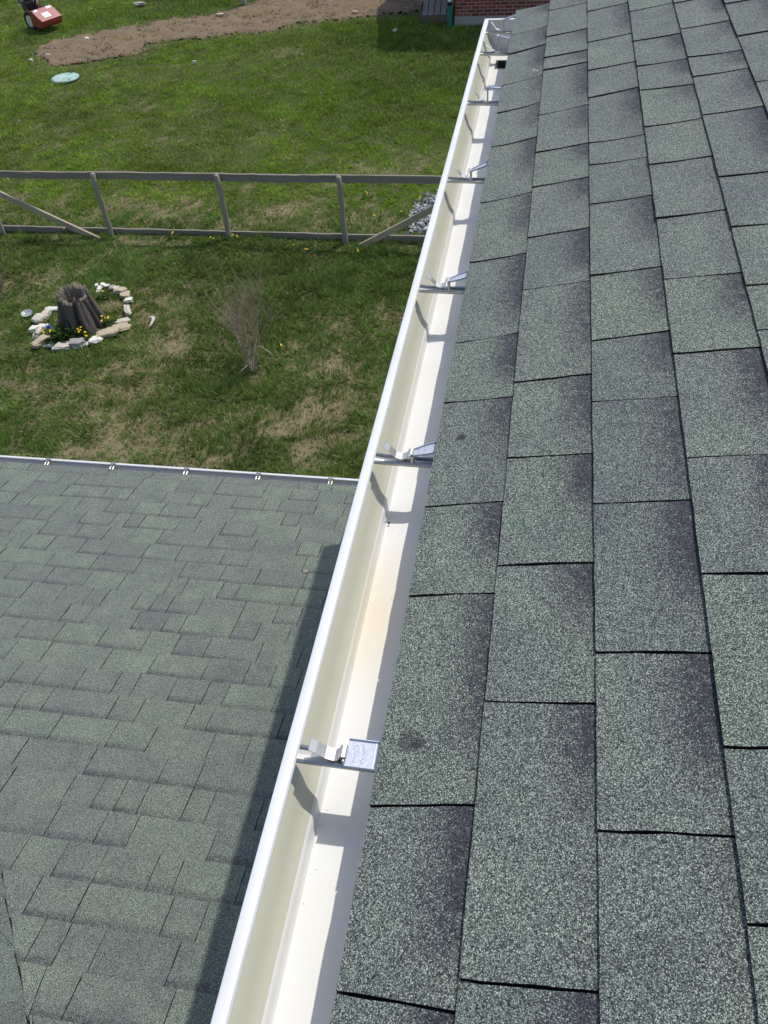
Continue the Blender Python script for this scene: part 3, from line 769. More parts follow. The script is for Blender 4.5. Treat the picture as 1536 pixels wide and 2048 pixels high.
def trough(name, L0, L1, mapf, parent, hole=None, extra=(), front='gutter_front', PROFILE=PROFILE):
    ys_ = sorted(set([L0, L1] + ([hole[0], hole[1]] if hole else []) + list(extra)))
    V = []; F = []; MI = []
    pin = PROFILE; n = len(pin)
    nn_ = []
    for i in range(n):
        a = Vector(pin[max(i-1, 0)]); b = Vector(pin[min(i+1, n-1)]); d = (b-a).normalized(); nn_.append(Vector((d.y, -d.x)))
    th = .0009
    for y in ys_:
        wv = .0011*(fbm(np.array([y*2.3]), np.array([1.7]), 6)[0]-.5)*2; wz = .0009*(fbm(np.array([y*3.1]), np.array([7.7]), 9)[0]-.5)*2   # the sheet is never dead straight
        for i in range(n): V.append(mapf(pin[i][0]+(wv if i < 14 else 0), y, pin[i][1]+(wz if i < 12 else 0)))
        for i in range(n):
            q = Vector(pin[i])+nn_[i]*th; V.append(mapf(q.x+(wv if i < 14 else 0), y, q.y+(wz if i < 12 else 0)))
    for a in range(len(ys_)-1):
        o0 = a*2*n; o1 = (a+1)*2*n
        mid = (ys_[a]+ys_[a+1])/2
        for i in range(n-1):
            if hole and hole[0] < mid < hole[1] and i == 20: continue
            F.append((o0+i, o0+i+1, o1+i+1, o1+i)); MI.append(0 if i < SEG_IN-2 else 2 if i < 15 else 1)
            F.append((o0+n+i, o1+n+i, o1+n+i+1, o0+n+i+1)); MI.append(0)
    for e, o0 in ((0, 0), (1, (len(ys_)-1)*2*n)):
        for i in range(n-1):
            F.append((o0+i, o0+n+i, o0+n+i+1, o0+i+1)); MI.append(0)
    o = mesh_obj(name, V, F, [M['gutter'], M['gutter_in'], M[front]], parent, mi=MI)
    for p_ in o.data.polygons: p_.use_smooth = True
    md = o.modifiers.new('edge', 'EDGE_SPLIT'); md.split_angle = math.radians(32)
    return o
def end_cap(mapf, y, parent, y2):
    bm = bmesh.new()
    pr = PROFILE[4:]
    a = [bm.verts.new(mapf(x*.999, y, z)) for x, z in pr]; b = [bm.verts.new(mapf(x*.999, y2, z)) for x, z in pr]
    bm.faces.new(a); bm.faces.new(b[::-1])
    for i in range(len(pr)): bm.faces.new((a[i], b[i], b[(i+1) % len(pr)], a[(i+1) % len(pr)]))
    # folded flange along the top edge
    f = [(-.131, -.0185), (.020, -.0185), (.020, -.024), (-.131, -.024)]
    ya, yb = (y-.009, y2+.002) if y2 > y else (y+.009, y2-.002)
    c = [bm.verts.new(mapf(x, ya, z)) for x, z in f]; d = [bm.verts.new(mapf(x, yb, z)) for x, z in f]
    bm.faces.new(c); bm.faces.new(d[::-1])
    for i in range(4): bm.faces.new((c[i], d[i], d[(i+1) % 4], c[(i+1) % 4]))
    return bm_obj('end_cap', bm, M['gutter'], parent)

G_END = at(974, 38, -.05).y
GO = Vector((-.06, 0, -.135))
gut = empty('gutter', GO, 'white metal gutter running along the edge of the large roof at right', 'gutter')
GSL = -.0097                          # fall towards the outlet
def gfall(y): return GSL*(y-.6)
idm_ = lambda x, y, z: Vector((x, y, z+gfall(y)))-GO
HOLE = (at(1000, 136.5, -.164).y, at(1000, 121, -.164).y)
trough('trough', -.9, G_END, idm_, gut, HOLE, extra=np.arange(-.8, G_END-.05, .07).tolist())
end_cap(idm_, G_END-.001, gut, G_END+.004)
def grit():
    rr = random.Random(77); V = []; F = []
    for k in range(110):
        y = rr.uniform(.05, 3.4); x = rr.choice((-.088+abs(rr.gauss(0, .006)), rr.uniform(-.088, .01))); r = rr.uniform(.0004, .0008); b0 = len(V)
        c = idm_(x, y, -.1350+r*.6)
        for d in ((1, 0, 0), (-1, 0, 0), (0, 1, 0), (0, -1, 0), (0, 0, 1), (0, 0, -1)): V.append(c+Vector(d)*r*rr.uniform(.7, 1.3))
        for f in ((0, 2, 4), (2, 1, 4), (1, 3, 4), (3, 0, 4), (2, 0, 5), (1, 2, 5), (3, 1, 5), (0, 3, 5)): F.append(tuple(b0+i for i in f))
    o = mesh_obj('roof_grit', V, F, M['stone_grit'], gut); o['kind'] = 'stuff'
grit()
# outlet: rectangular drop with a thin rim
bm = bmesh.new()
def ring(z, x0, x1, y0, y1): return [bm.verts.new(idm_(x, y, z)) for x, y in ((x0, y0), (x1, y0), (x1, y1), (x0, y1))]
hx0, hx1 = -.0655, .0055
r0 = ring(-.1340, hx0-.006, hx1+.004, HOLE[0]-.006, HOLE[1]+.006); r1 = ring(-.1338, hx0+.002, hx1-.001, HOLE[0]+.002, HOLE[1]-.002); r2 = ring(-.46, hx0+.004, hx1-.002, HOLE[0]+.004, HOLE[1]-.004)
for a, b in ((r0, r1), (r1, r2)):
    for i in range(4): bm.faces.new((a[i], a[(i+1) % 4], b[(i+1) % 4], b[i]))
outl = bm_obj('outlet', bm, m_plain('outlet_shade', (.06, .06, .06), .6, 0, .2, 30), gut)  # dark colour stands for the unlit depth of the drop
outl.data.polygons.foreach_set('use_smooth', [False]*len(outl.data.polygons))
# downspout under the outlet
bm = bmesh.new()
YH = (HOLE[0]+HOLE[1])/2
add_tube(bm, [idm_(-.03, YH, -.44), idm_(-.03, YH, -.50), idm_(.26, YH, -.75), idm_(.26, YH, -4.6)], .045, 8, cap=False)
bm_obj('downspout', bm, M['gutter'], gut)

def hanger(y, kind, parent, k):
    """cross bar with rolled edges; spring clip and roof strap on top"""
    bm = bmesh.new(); wv = .0125
    zb = -.034; x0, x1 = -.1285, .0205
    # channel: flat web with two raised rolled edges
    pr = [(-wv, zb+.001), (-wv-.0008, zb+.0065), (-wv+.0022, zb+.0085), (-wv+.0040, zb+.0062), (-wv+.0044, zb+.0030), (0, zb+.0042), (wv-.0044, zb+.0030), (wv-.0040, zb+.0062), (wv-.0022, zb+.0085), (wv+.0008, zb+.0065), (wv, zb+.001), (wv-.003, zb-.001), (-wv+.003, zb-.001)]
    def sec(x, sh, wsc=1.0): return [bm.verts.new(idm_(x, y+yy*wsc, zz+sh)) for yy, zz in pr]
    secs = [sec(x0, .004, 1.05), sec(x0+.012, .002, 1.0), sec(x0+.03, 0, .96), sec(-.045, -.001, .96), sec(x1, -.001, 1.0)]
    for a, b in zip(secs, secs[1:]):
        n = len(a)
        for i in range(n): bm.faces.new((a[i], a[(i+1) % n], b[(i+1) % n], b[i]))
    bm.faces.new(secs[0][::-1]); bm.faces.new(secs[-1])
    bar = bm_obj('hanger', bm, M['steel'], parent)
    fall = gfall(y); xp = -.050+.004*kind['dx']; zp = kind['zp']-fall       # hinge pin, height free of the gutter's fall
    # spring clip: flared tongue, dip, curl round the pin
    bm = bmesh.new()
    tongue = [(-.096, -.004+kind['flare']), (-.087, -.009+kind['flare']*.7), (-.076, -.0155), (-.069, -.0188), (-.0635, -.0195)]
    curl = []
    r_ = .0058
    for q in range(9):
        t = math.radians(235-q*34); curl.append((xp-.001+r_*math.cos(t), zp+.003+r_*math.sin(t)))
    if zp > -.014:
        path = tongue+[(-.0600, -.0180), (xp-.0072, zp-.004)]+curl[1:]
    else: path = tongue+[(-.0595, -.0180)]+curl[1:]
    add_ribbon(bm, path, y-.0088, y+.0088, .0011)
    bmesh.ops.translate(bm, vec=-GO+Vector((0, 0, fall)), verts=bm.verts[:])
    c = bm_obj('spring_clip', bm, M['steel_pale'], bar)
    # saddle that pins the clip on the bar
    bm = bmesh.new()
    add_box(bm, idm_(-.0535, y-.0005, -.0262), (.020, .019, .0028), None, .0007)
    for sg in (-1, 1):
        add_box(bm, idm_(xp+.001, y+sg*.0098, (zp-.026)/2+.001), (.0045, .0013, abs(zp+.026)+.008))
    add_tube(bm, [idm_(xp, y-.0125, zp+.003), idm_(xp, y+.0125, zp+.003)], .0022, 8)
    bm_obj('hinge', bm, M['steel'], bar)
    bm = bmesh.new()
    for dx_ in (-.0575, -.049):
        add_tube(bm, [idm_(dx_, y-.006, -.0262), idm_(dx_, y-.006, -.0225)], .0027, 8)
        add_tube(bm, [idm_(dx_, y-.006, -.0226), idm_(dx_, y-.006, -.0216)], .0015, 6)
    bm_obj('screws', bm, M['screw'], bar)['kind'] = 'stuff'
    # roof strap: plate with turned up flanges running under the shingles
    bm = bmesh.new(); hw = kind['hw']; tw = kind['tw']
    ext = .05
    za = zp+.0045; zb2 = -.0105-fall
    xe = kind.get('xe', .010)
    # cross section across y, placed at several stations along x
    cs = [(-hw, .0), (-hw, .0042), (-hw+.0012, .0042), (-hw+.0016, .0010), (-.45*hw, .0008), (0, .0010), (.45*hw, .0008), (hw-.0016, .0010), (hw-.0012, .0042), (hw, .0042), (hw, .0), (0, -.0004)]
    st = []
    X0 = xp+.0035
    for q in range(5):
        t = q/4; x = X0+(xe-X0)*t; z = za+(zb2-za)*t; sc = (.62+.38*min(1, t*2.2)) if kind['taper'] else 1.0
        st.append([bm.verts.new(idm_(x, y+yy*sc+tw*t, z+zz)) for yy, zz in cs])
    for a, b in zip(st, st[1:]):
        for i in range(len(cs)): bm.faces.new((a[i], a[(i+1) % len(cs)], b[(i+1) % len(cs)], b[i]))
    bm.faces.new(st[0][::-1]); bm.faces.new(st[-1])
    # stamped ribs and pimples
    def on(t, yy, dz): return idm_(X0+(xe-X0)*t, y+yy+tw*t, za+(zb2-za)*t+dz)
    add_tube(bm, [on(.66, -hw*.96, .0012), on(.66, hw*.96, .0012)], .0007, 6)
    rr = random.Random(k)
    if hw > .014:
        for r_i in range(2):
            for cc in range(9):
                p_ = on(.16+.2*r_i+rr.uniform(-.02, .06), (-.62+.15*cc)*hw, .0012)
                g = bmesh.ops.create_icosphere(bm, subdivisions=1, radius=rr.uniform(.0005, .0011))['verts']
                bmesh.ops.transform(bm, matrix=Matrix.Translation(p_), verts=g)
    bm_obj('roof_strap', bm, M['strap'], bar)
    return bar
KINDS = [dict(dx=0, zp=-.0140, flare=.006, hw=.0205, tw=.000, taper=False),
         dict(dx=1, zp=-.0200, flare=.010, hw=.0150, tw=.018, taper=True),
         dict(dx=1, zp=-.0220, flare=.012, hw=.0140, tw=.026, taper=True),
         dict(dx=0, zp=-.0240, flare=.012, hw=.0135, tw=.040, taper=True),
         dict(dx=0, zp=-.0080, flare=.016, hw=.0120, tw=.010, taper=True),
         dict(dx=0, zp=-.0040, flare=.004, hw=.0120, tw=.000, taper=True),
         dict(dx=1, zp=-.0200, flare=.012, hw=.0110, tw=.045, taper=True)]
for k, (u, v) in enumerate([(597, 1508), (756, 918), (842, 578), (897, 360), (935, 206), (960, 107), (974, 65)]):
    y = at(u, v, -.03).y; y = at(u, v, -.03+gfall(y)).y
    hanger(y, KINDS[k], gut, k)
# rivets along the lip, and the screw near the far end
bm = bmesh.new(); p_ = at(966.5, 59, -.047); add_tube(bm, [idm_(-.126, p_.y, -.021), idm_(-.126, p_.y, -.0185)], .0022, 8); bm_obj('screw', bm, M['screw'], gut)

# wing gutter: own section running across, front wall slanted to catch the sun
Y2 = Y_EAVE+.006; ZW = ZE2-.030
XG0 = hip_x(Y_EAVE)-.05; XG1 = .28
GO2 = Vector(((XG0+XG1)/2, Y2+.06, ZW-.135))
gut2 = empty('gutter', GO2, 'white gutter along the eave of the lower roof at left, above the lawn', 'gutter')
mp2 = lambda x, y, z: Vector((y, Y2-x*.85, ZW+z))-GO2
tr2 = trough('trough', XG0, XG1, mp2, gut2, front='gutter_wing', PROFILE=PROFILE_WING)
end_cap(mp2, XG0+.001, gut2, XG0-.004)
def clip2(x):
    bm = bmesh.new()
    bm2 = bm
    add_box(bm, mp2(-.062, x, -.032), (.030, .104, .004))
    add_box(bm, mp2(-.120, x, -.018), (.036, .016, .010), None, .002)
    o = bm_obj('hanger', bm, M['steel'], gut2)
    for dx_ in (-.010, .010):
        bm = bmesh.new(); add_tube(bm, [mp2(-.100, x+dx_, -.022), mp2(-.050, x+dx_, -.026), mp2(.0, x+dx_, -.026)], .0036, 8); bm_obj('rolled_edge', bm, M['steel_pale'], o)
    bm = bmesh.new(); add_tube(bm, [mp2(-.098, x-.010, -.0165), mp2(-.094, x+.012, -.0165)], .005, 8); bm_obj('clip', bm, M['steel_pale'], o)
for u, v in ((92, 928), (222, 937), (369, 948), (514, 958), (659, 968), (-40, 918)):
    clip2(at(u, v, ZW-.02).x)

# ------------------------------------------------------------------ fence
fy = at(463, 479).y
fbase = at(463, 479)
fence = empty('fence', fbase, 'weathered grey post and board fence crossing the yard, with leaning braces', 'fence')
FO = fbase.copy()
def fl(p): return Vector(p)-FO
px = [at(u, 475).x for u in (222, 463, 695)]
step = (px[2]-px[0])/2
posts = [px[0]-2*step, px[0]-step, px[0], px[1], px[2], px[2]+step, px[2]+2*step]
fyl = lambda x: fy + (x-px[1])*(-.012)
HP = .99
for i, x in enumerate(posts):
    bm = bmesh.new(); r = .042; rr = random.Random(i)
    pts = []; rad = []
    for q in range(9):
        t = q/8; pts.append(fl((x+rr.uniform(-.006, .006)+.02*(t-.5)*rr.uniform(-1, 1), fyl(x)+rr.uniform(-.006, .006), ZG-.15+(HP+.15)*t))); rad.append(r*(1.06-.12*t))
    pts.append(fl((x, fyl(x), ZG+HP+.018))); rad.append(r*.55)
    add_tube(bm, pts, rad, 10); bm_obj('post', bm, M['wood_z'], fence, smooth=True)
def board(name, xa, xb, z, h, t, mat, yoff, sag=0.0, seed=0):
    rr = random.Random(seed); n = 14; V = []; F = []
    for i in range(n+1):
        q = i/n; x = xa+(xb-xa)*q; zz = z+rr.uniform(-.004, .004)-sag*math.sin(q*math.pi); y = fyl(x)+yoff+rr.uniform(-.003, .003)
        for dy, dz_ in ((-t/2, -h/2), (t/2, -h/2), (t/2, h/2), (-t/2, h/2)): V.append(fl((x, y+dy, zz+dz_+rr.uniform(-.003, .003))))
    for i in range(n):
        for k in range(4): F.append((4*i+k, 4*i+(k+1) % 4, 4*i+4+(k+1) % 4, 4*i+4+k))
    F.append((3, 2, 1, 0)); F.append(tuple(4*n+k for k in range(4)))
    return mesh_obj(name, V, F, mat, fence)
for i in range(0, len(posts)-1):
    xa, xb = posts[i]+.004, posts[i+1]-.004
    board('rail', xa, xb, ZG+.940, .105, .036, M['wood_x'], .071, .006*(i % 2), 20+i)
    board('kickboard', xa, xb, ZG+.045, .11, .034, M['wood_x'], .071, 0, 40+i)
def brace(a, b, mat, seed):
    bm = bmesh.new(); a = fl(a); b = fl(b); d = (b-a); L = d.length; d.normalize()
    yv = Vector((0, 1, 0)); yv = (yv-d*yv.dot(d)).normalized(); zv = d.cross(yv)
    R_ = Matrix((d, yv, zv)).transposed()
    add_box(bm, (a+b)/2, (L, .038, .088), R_, .003); bm_obj('brace', bm, mat, fence)
bl = at(203, 472); brace((bl.x, fyl(bl.x)-.085, ZG-.02), (posts[1]-.02, fyl(posts[1])-.085, ZG+.86), M['wood_new'], 1)
br_ = at(716, 500); brace((br_.x, fyl(br_.x)-.085, ZG-.02), (posts[5]+.02, fyl(posts[5])-.085, ZG+.90), M['wood_new'], 2)

# ------------------------------------------------------------------ stump with its stone ring
def gz(x, y): return ZG+float(ground_h(np.array([x]), np.array([y]))[0])
def cpx(cx_, cy_): return 40+cx_*.1953, 540+cy_*.1953      # from the enlarged view of the stump
sb_ = at(*cpx(655, 575))
stump = empty('tree_stump', (sb_.x, sb_.y, gz(sb_.x, sb_.y)), 'hollow weathered grey tree stump inside the ring of stones', 'tree stump')
def make_stump():
    NA = 144; HS = .56; NZ = 14; V = []; F = []
    rr = random.Random(5)
    lob = [(2*math.pi*(k+rr.uniform(-.3, .3))/11, rr.uniform(.65, 1.0)) for k in range(11)]
    def prof(a, t):
        r = .205+.150*(1-t)**1.4
        gr_ = 0
        for k, (ph, am_) in enumerate(lob):
            aa = a-ph-.22*(1-t)+.10*math.sin(t*4+k*2.1); d = math.atan2(math.sin(aa), math.cos(aa)); gr_ = max(gr_, am_*math.exp(-(d/(.075+.05*(1-t)))**2))
        r *= 1.04-gr_*(.14+.36*(1-t)**.7)
        r *= 1+.10*mnoise.noise(Vector((math.cos(a)*2.0, math.sin(a)*2.0, 1.5)))
        r += .014*mnoise.noise(Vector((math.cos(a)*5, math.sin(a)*5, t*2)))
        r += .008*mnoise.noise(Vector((math.cos(a)*16, math.sin(a)*16, t*2.5)))
        return r
    for j in range(NZ+1):
        t = j/NZ
        for i in range(NA):
            a = 2*math.pi*i/NA; r = prof(a, t)
            top_ = HS*(.84+.16*mnoise.noise(Vector((math.cos(a)*2.2, math.sin(a)*2.2, 4)))+.13*mnoise.noise(Vector((math.cos(a)*8, math.sin(a)*8, 9)))+.05*math.sin(a))
            V.append((r*math.cos(a), r*math.sin(a), -.05+(top_+.05)*t))
    base = len(V)
    for i in range(NA):
        for j in range(NZ): F.append((j*NA+i, j*NA+(i+1) % NA, (j+1)*NA+(i+1) % NA, (j+1)*NA+i))
    mesh_obj('trunk', V, F, M['stump'], stump, smooth=True)
    V2 = []; F2 = []
    for i in range(NA):
        a = 2*math.pi*i/NA; q = Vector(V[NZ*NA+i]); V2.append(tuple(q))
    for kk, (sc, dz_) in enumerate(((.86, .018), (.68, -.015), (.58, -.16), (.50, -.36))):
        for i in range(NA):
            a = 2*math.pi*i/NA; q = Vector(V[NZ*NA+i]); n_ = mnoise.noise(Vector((math.cos(a)*5, math.sin(a)*5, kk*3.0)))
            V2.append((q.x*sc*(1+.20*n_), q.y*sc*(1+.20*n_), q.z+dz_+.05*n_))
    for k in range(4):
        for i in range(NA): F2.append((k*NA+i, k*NA+(i+1) % NA, (k+1)*NA+(i+1) % NA, (k+1)*NA+i))
    F2.append(tuple(4*NA+i for i in range(NA)))
    mesh_obj('hollow_rim', V2, F2, M['stump_top'], stump)
make_stump()

K = .00128*1.12
STN = [  # crop x, y, width, height (crop px), tilt, material, label
 (332, 410, 115, 44, 0, 'stone_white', 'smooth off white oblong stone in the ring, just left of the stump', .8),
 (285, 470, 76, 62, 0, 'limestone', 'rounded cream stone in the ring, upper left below the oblong one', 1),
 (222, 522, 110, 78, .2, 'limestone', 'lumpy cream stone in the ring, nearest to the glass dish', 1),
 (248, 590, 88, 44, .1, 'stone_white', 'flat white stone in the ring behind the small blue scrap', .7),
 (165, 624, 74, 60, .2, 'stone_white', 'blocky white stone, leftmost of the stump ring', 1),
 (212, 652, 46, 82, 0, 'limestone', 'narrow upright cream stone in the left of the ring beside the blue scrap', 1),
 (172, 692, 40, 50, 0, 'limestone_tan', 'small tan stone at the left, under the leftmost ring stone', .8),
 (238, 748, 70, 130, .55, 'limestone_tan', 'long tan slab slanting along the lower left of the ring', .7),
 (335, 784, 120, 46, .1, 'stone_white', 'grey white flat stone at the lower left front of the ring', .7),
 (450, 800, 165, 66, 0, 'limestone', 'broad tan grey stone at the front of the ring, lowest in view', .8),
 (597, 778, 120, 80, .1, 'stone_grey', 'rounded grey stone at the front of the ring left of the yellow flowers', 1),
 (682, 780, 60, 44, 0, 'stone_white', 'small white stone directly below the yellow flowers at the front', .8),
 (792, 746, 112, 58, -.25, 'stone_white', 'bright white block in the front of the ring right of the yellow flowers', .9),
 (915, 672, 185, 78, -.45, 'limestone_tan', 'largest tan slab, lower right front of the ring', .8),
 (1046, 602, 155, 74, -.2, 'limestone_tan', 'flat tan slab at the right end of the front ring stones', .7),
 (1066, 536, 120, 46, -.2, 'limestone', 'thin pale stone above the flat tan slab at the right', .7),
 (1118, 428, 46, 120, -.35, 'limestone', 'long thin pale stone at the far right of the ring', .7),
 (1122, 324, 78, 50, 0, 'stone_white', 'small bright white stone at the upper right of the ring', .9),
 (1090, 280, 90, 60, 0, 'limestone_tan', 'tan stone touching the bright white one at the upper right', .9),
 (1042, 238, 96, 76, .3, 'limestone_tan', 'larger tan stone at the upper right bend of the ring', .9),
 (1000, 212, 52, 50, 0, 'limestone', 'small cream stone between the grey and the tan ones, upper right', .9),
 (960, 202, 62, 48, 0, 'stone_grey', 'small grey stone at the back of the ring right of the stump', .9),
 (903, 186, 46, 28, 0, 'stone_white', 'small flat white stone at the back of the ring, left of the grey one', .7),
 (860, 182, 40, 40, 0, 'stone_white', 'white pebble at the back, second from the stump', .9),
 (824, 222, 32, 62, 0, 'stone_white', 'upright white stone at the back, just right of the stump', 1),
 (798, 188, 30, 34, 0, 'stone_white', 'tiny white pebble at the back, touching the top of the stump', .9),
 (625, 600, 56, 62, 0, 'stone_grey', 'pale grey stone leaning on the stump, left one of two', 1.1),
 (668, 592, 52, 62, 0, 'stone_grey', 'pale grey stone leaning on the stump, right one of two', 1.1)]
for k, (cx_, cy_, w_, h_, ti, mt, lab, zs) in enumerate(STN):
    P = at(*cpx(cx_, cy_+h_*.25)); sx = w_*K; sy = h_*K*1.55
    if h_ > w_*1.3: sz = min(.09, sx*1.2)
    else: sz = min(.13, max(.05, h_*K*.8))*zs
    me = rock_mesh('ring_stone', sx*1.04, sy*.9, sz, k+1, M[mt])
    o = bpy.data.objects.new('ring_stone', me); COL.objects.link(o)
    o.location = (P.x, P.y, gz(P.x, P.y)+.008); o.rotation_euler = (0, 0, -ti+.12)
    tag(o, lab, 'stone', 'stones ringed around the tree stump')

# leaves and flowers inside the ring
def m_leaf(name, a, bcol):
    b = NB(name); r = b.n('ShaderNodeNewGeometry').outputs['Random Per Island']
    c = b.mix(r, a, bcol); df = b.n('ShaderNodeBsdfDiffuse'); tr = b.n('ShaderNodeBsdfTranslucent'); mx = b.n('ShaderNodeMixShader'); mx.inputs[0].default_value = .3
    b.l(c, df.inputs[0]); b.l(c, tr.inputs[0]); b.l(df.outputs[0], mx.inputs[1]); b.l(tr.outputs[0], mx.inputs[2]); b.l(mx.outputs[0], b.t.nodes['Material Output'].inputs[0]); return b.m
M['leaf'] = m_leaf('plant_leaf', (.035, .075, .018), (.12, .17, .05))
M['leaf_dark'] = m_leaf('plant_leaf_dark', (.015, .035, .012), (.05, .085, .03))
M['straw'] = m_leaf('dry_straw', (.22, .17, .085), (.48, .39, .23))
M['yellow'] = m_plain('yellow_petal', (.78, .52, .015), .6, 0, .15, 40)
M['white_petal'] = m_plain('white_petal', (.78, .78, .74), .6, 0, .05, 40)
M['blue'] = m_plain('blue_scrap', (.06, .14, .42), .5, 0, .2, 30)
def leaf_mass(n, r, h, size, seed, pointed=True):
    rr = random.Random(seed); bm = bmesh.new()
    for _ in range(n):
        a = rr.uniform(0, 6.28); q = math.sqrt(rr.random())*r; z = rr.uniform(.01, h)*(1-.5*q/r)
        p_ = Vector((q*math.cos(a), q*math.sin(a)*.8, z)); d = Vector((math.cos(a+rr.uniform(-1, 1)), math.sin(a+rr.uniform(-1, 1)), rr.uniform(.1, .9))).normalized(); s_ = d.cross(Vector((rr.uniform(-.3, .3), rr.uniform(-.3, .3), 1))).normalized()
        L = size*rr.uniform(.6, 1.3); w_ = L*.28
        vs = [bm.verts.new(x) for x in (p_, p_+d*L*.5+s_*w_, p_+d*L, p_+d*L*.5-s_*w_)]; bm.faces.new(vs)
    return bm
def flower_head(bm, c, r, seed):
    rr = random.Random(seed); up = Vector((rr.uniform(-.3, .3), rr.uniform(-.5, 0), 1)).normalized(); a = up.orthogonal().normalized(); b = up.cross(a)
    for k in range(6):
        t = 2*math.pi*k/6; d = a*math.cos(t)+b*math.sin(t); e = up.cross(d)
        bm.faces.new([bm.verts.new(c+x) for x in (Vector(), d*r*.6+e*r*.42+up*r*.1, d*r+up*r*.25, d*r*.6-e*r*.42+up*r*.1)])
    g = bmesh.ops.create_icosphere(bm, subdivisions=1, radius=r*.34)['verts']; bmesh.ops.transform(bm, matrix=Matrix.Translation(c+up*r*.15), verts=g)
def flowering(cx_, cy_, r, h, n, heads, label, seed, mat='leaf', petal='yellow', size=.05):
    P = at(*cpx(cx_, cy_)); P.z = gz(P.x, P.y)
    e = empty('flowering_plant', P, label, 'plant', 'plants growing inside the stone ring')
    bm_obj('foliage', leaf_mass(n, r, h, size, seed), M[mat], e)
    rr = random.Random(seed+9)
    for k in range(heads):
        a = rr.uniform(0, 6.28); q = r*.75*math.sqrt(rr.random()); c = Vector((q*math.cos(a), q*math.sin(a)-.02, h*rr.uniform(.8, 1.25)))
        bm = bmesh.new(); flower_head(bm, c, rr.uniform(.013, .020), seed*10+k)
        f_ = bm_obj('flower', bm, M[petal], e)
        bm = bmesh.new(); add_tube(bm, [Vector((c.x*.6, c.y*.6, 0)), c-Vector((0, 0, .004))], .003, 5); bm_obj('stem', bm, M['leaf'], f_)
flowering(665, 690, .075, .13, 60, 6, 'bright yellow flowers in front of the stump above the small white stone', 1)
flowering(715, 745, .045, .13, 30, 4, 'lowest yellow flower clump, at the front edge of the ring', 6)
flowering(905, 575, .075, .12, 60, 6, 'yellow flowers on the right of the stump above the largest tan slab', 2)
flowering(315, 690, .09, .10, 70, 4, 'small yellow flowers at the left of the ring beside the blue scrap', 3)
flowering(540, 690, .20, .20, 420, 0, 'leafy pale green plant in front of the stump', 4, 'leaf', size=.06)
flowering(430, 745, .17, .12, 260, 0, 'dark leafy plant behind the front stones at the lower left', 5, 'leaf_dark', size=.07)
flowering(885, 285, .10, .08, 80, 1, 'low green plant with one yellow flower at the back of the ring', 7)
P = at(*cpx(297, 625)); bm = bmesh.new()
rr = random.Random(2)
for k in range(5):
    add_box(bm, (rr.uniform(-.03, .03), rr.uniform(-.02, .02), .015+.012*k), (.05, .03, .012), Matrix.Rotation(rr.uniform(0, 3), 3, 'Z') @ Matrix.Rotation(rr.uniform(-.5, .5), 3, 'X'), .003)
o = bm_obj('blue_scrap', bm, M['blue']); o.location = (P.x, P.y, gz(P.x, P.y)+.01); tag(o, 'small crumpled blue scrap inside the ring at left', 'litter')
# straw clump on the right of the stump
P = at(*cpx(945, 410)); bm = bmesh.new(); rr = random.Random(4)
for k in range(240):
    a = rr.uniform(0, 6.28); q = .13*math.sqrt(rr.random()); p_ = Vector((q*math.cos(a), q*math.sin(a), rr.uniform(.01, .05))); b2 = rr.uniform(0, 6.28); L = rr.uniform(.06, .14); d = Vector((math.cos(b2), math.sin(b2), rr.uniform(-.1, .5)))*L; s_ = Vector((-math.sin(b2), math.cos(b2), 0))*.004
    bm.faces.new([bm.verts.new(x) for x in (p_-s_, p_+s_, p_+d)])
o = bm_obj('dry_grass_clump', bm, M['straw']); o.location = (P.x, P.y, gz(P.x, P.y)); tag(o, 'tuft of dry straw coloured grass right of the stump', 'dry grass')
# dish
P = at(58, 637)
bm = bmesh.new(); prof_ = [(0, .004), (.05, .004), (.062, .012), (.074, .030), (.078, .031), (.076, .026), (.066, .010), (.052, .0), (0, .0)]
ND = 28; rg = []
for r, z in prof_:
    rg.append([bm.verts.new((r*math.cos(2*math.pi*i/ND), r*math.sin(2*math.pi*i/ND), z)) for i in range(ND)] if r > 0 else [bm.verts.new((0, 0, z))])
for a, b in zip(rg, rg[1:]):
    for i in range(ND):
        q = [a[i % len(a)], a[(i+1) % len(a)], b[(i+1) % len(b)], b[i % len(b)]]; q2 = list(dict.fromkeys(q))
        if len(q2) > 2: bm.faces.new(q2)
M['dish'] = m_plain('glazed_grey_dish', (.42, .45, .45), .2, .3, .2, 30)
o = bm_obj('dish', bm, M['dish'], smooth=True); o.location = (P.x, P.y, gz(P.x, P.y)+.05); o.rotation_euler = (.12, .05, 0); tag(o, 'round shallow grey dish in the grass left of the stone ring', 'dish')
# bone shaped scrap
P = at(308, 648); bm = bmesh.new()
add_tube(bm, [(-.055, .02, .03), (-.02, .03, .045), (.01, .02, .045)], [.022, .026, .02], 8)
add_tube(bm, [(.005, .025, .045), (.018, -.03, .04), (.012, -.10, .025), (.0, -.15, .012)], [.026, .021, .016, .007], 8)
o = bm_obj('bone', bm, M['limestone'], smooth=True); o.location = (P.x, P.y, gz(P.x, P.y)+.02); tag(o, 'pale bone shaped scrap in the grass right of the stone ring', 'bone')

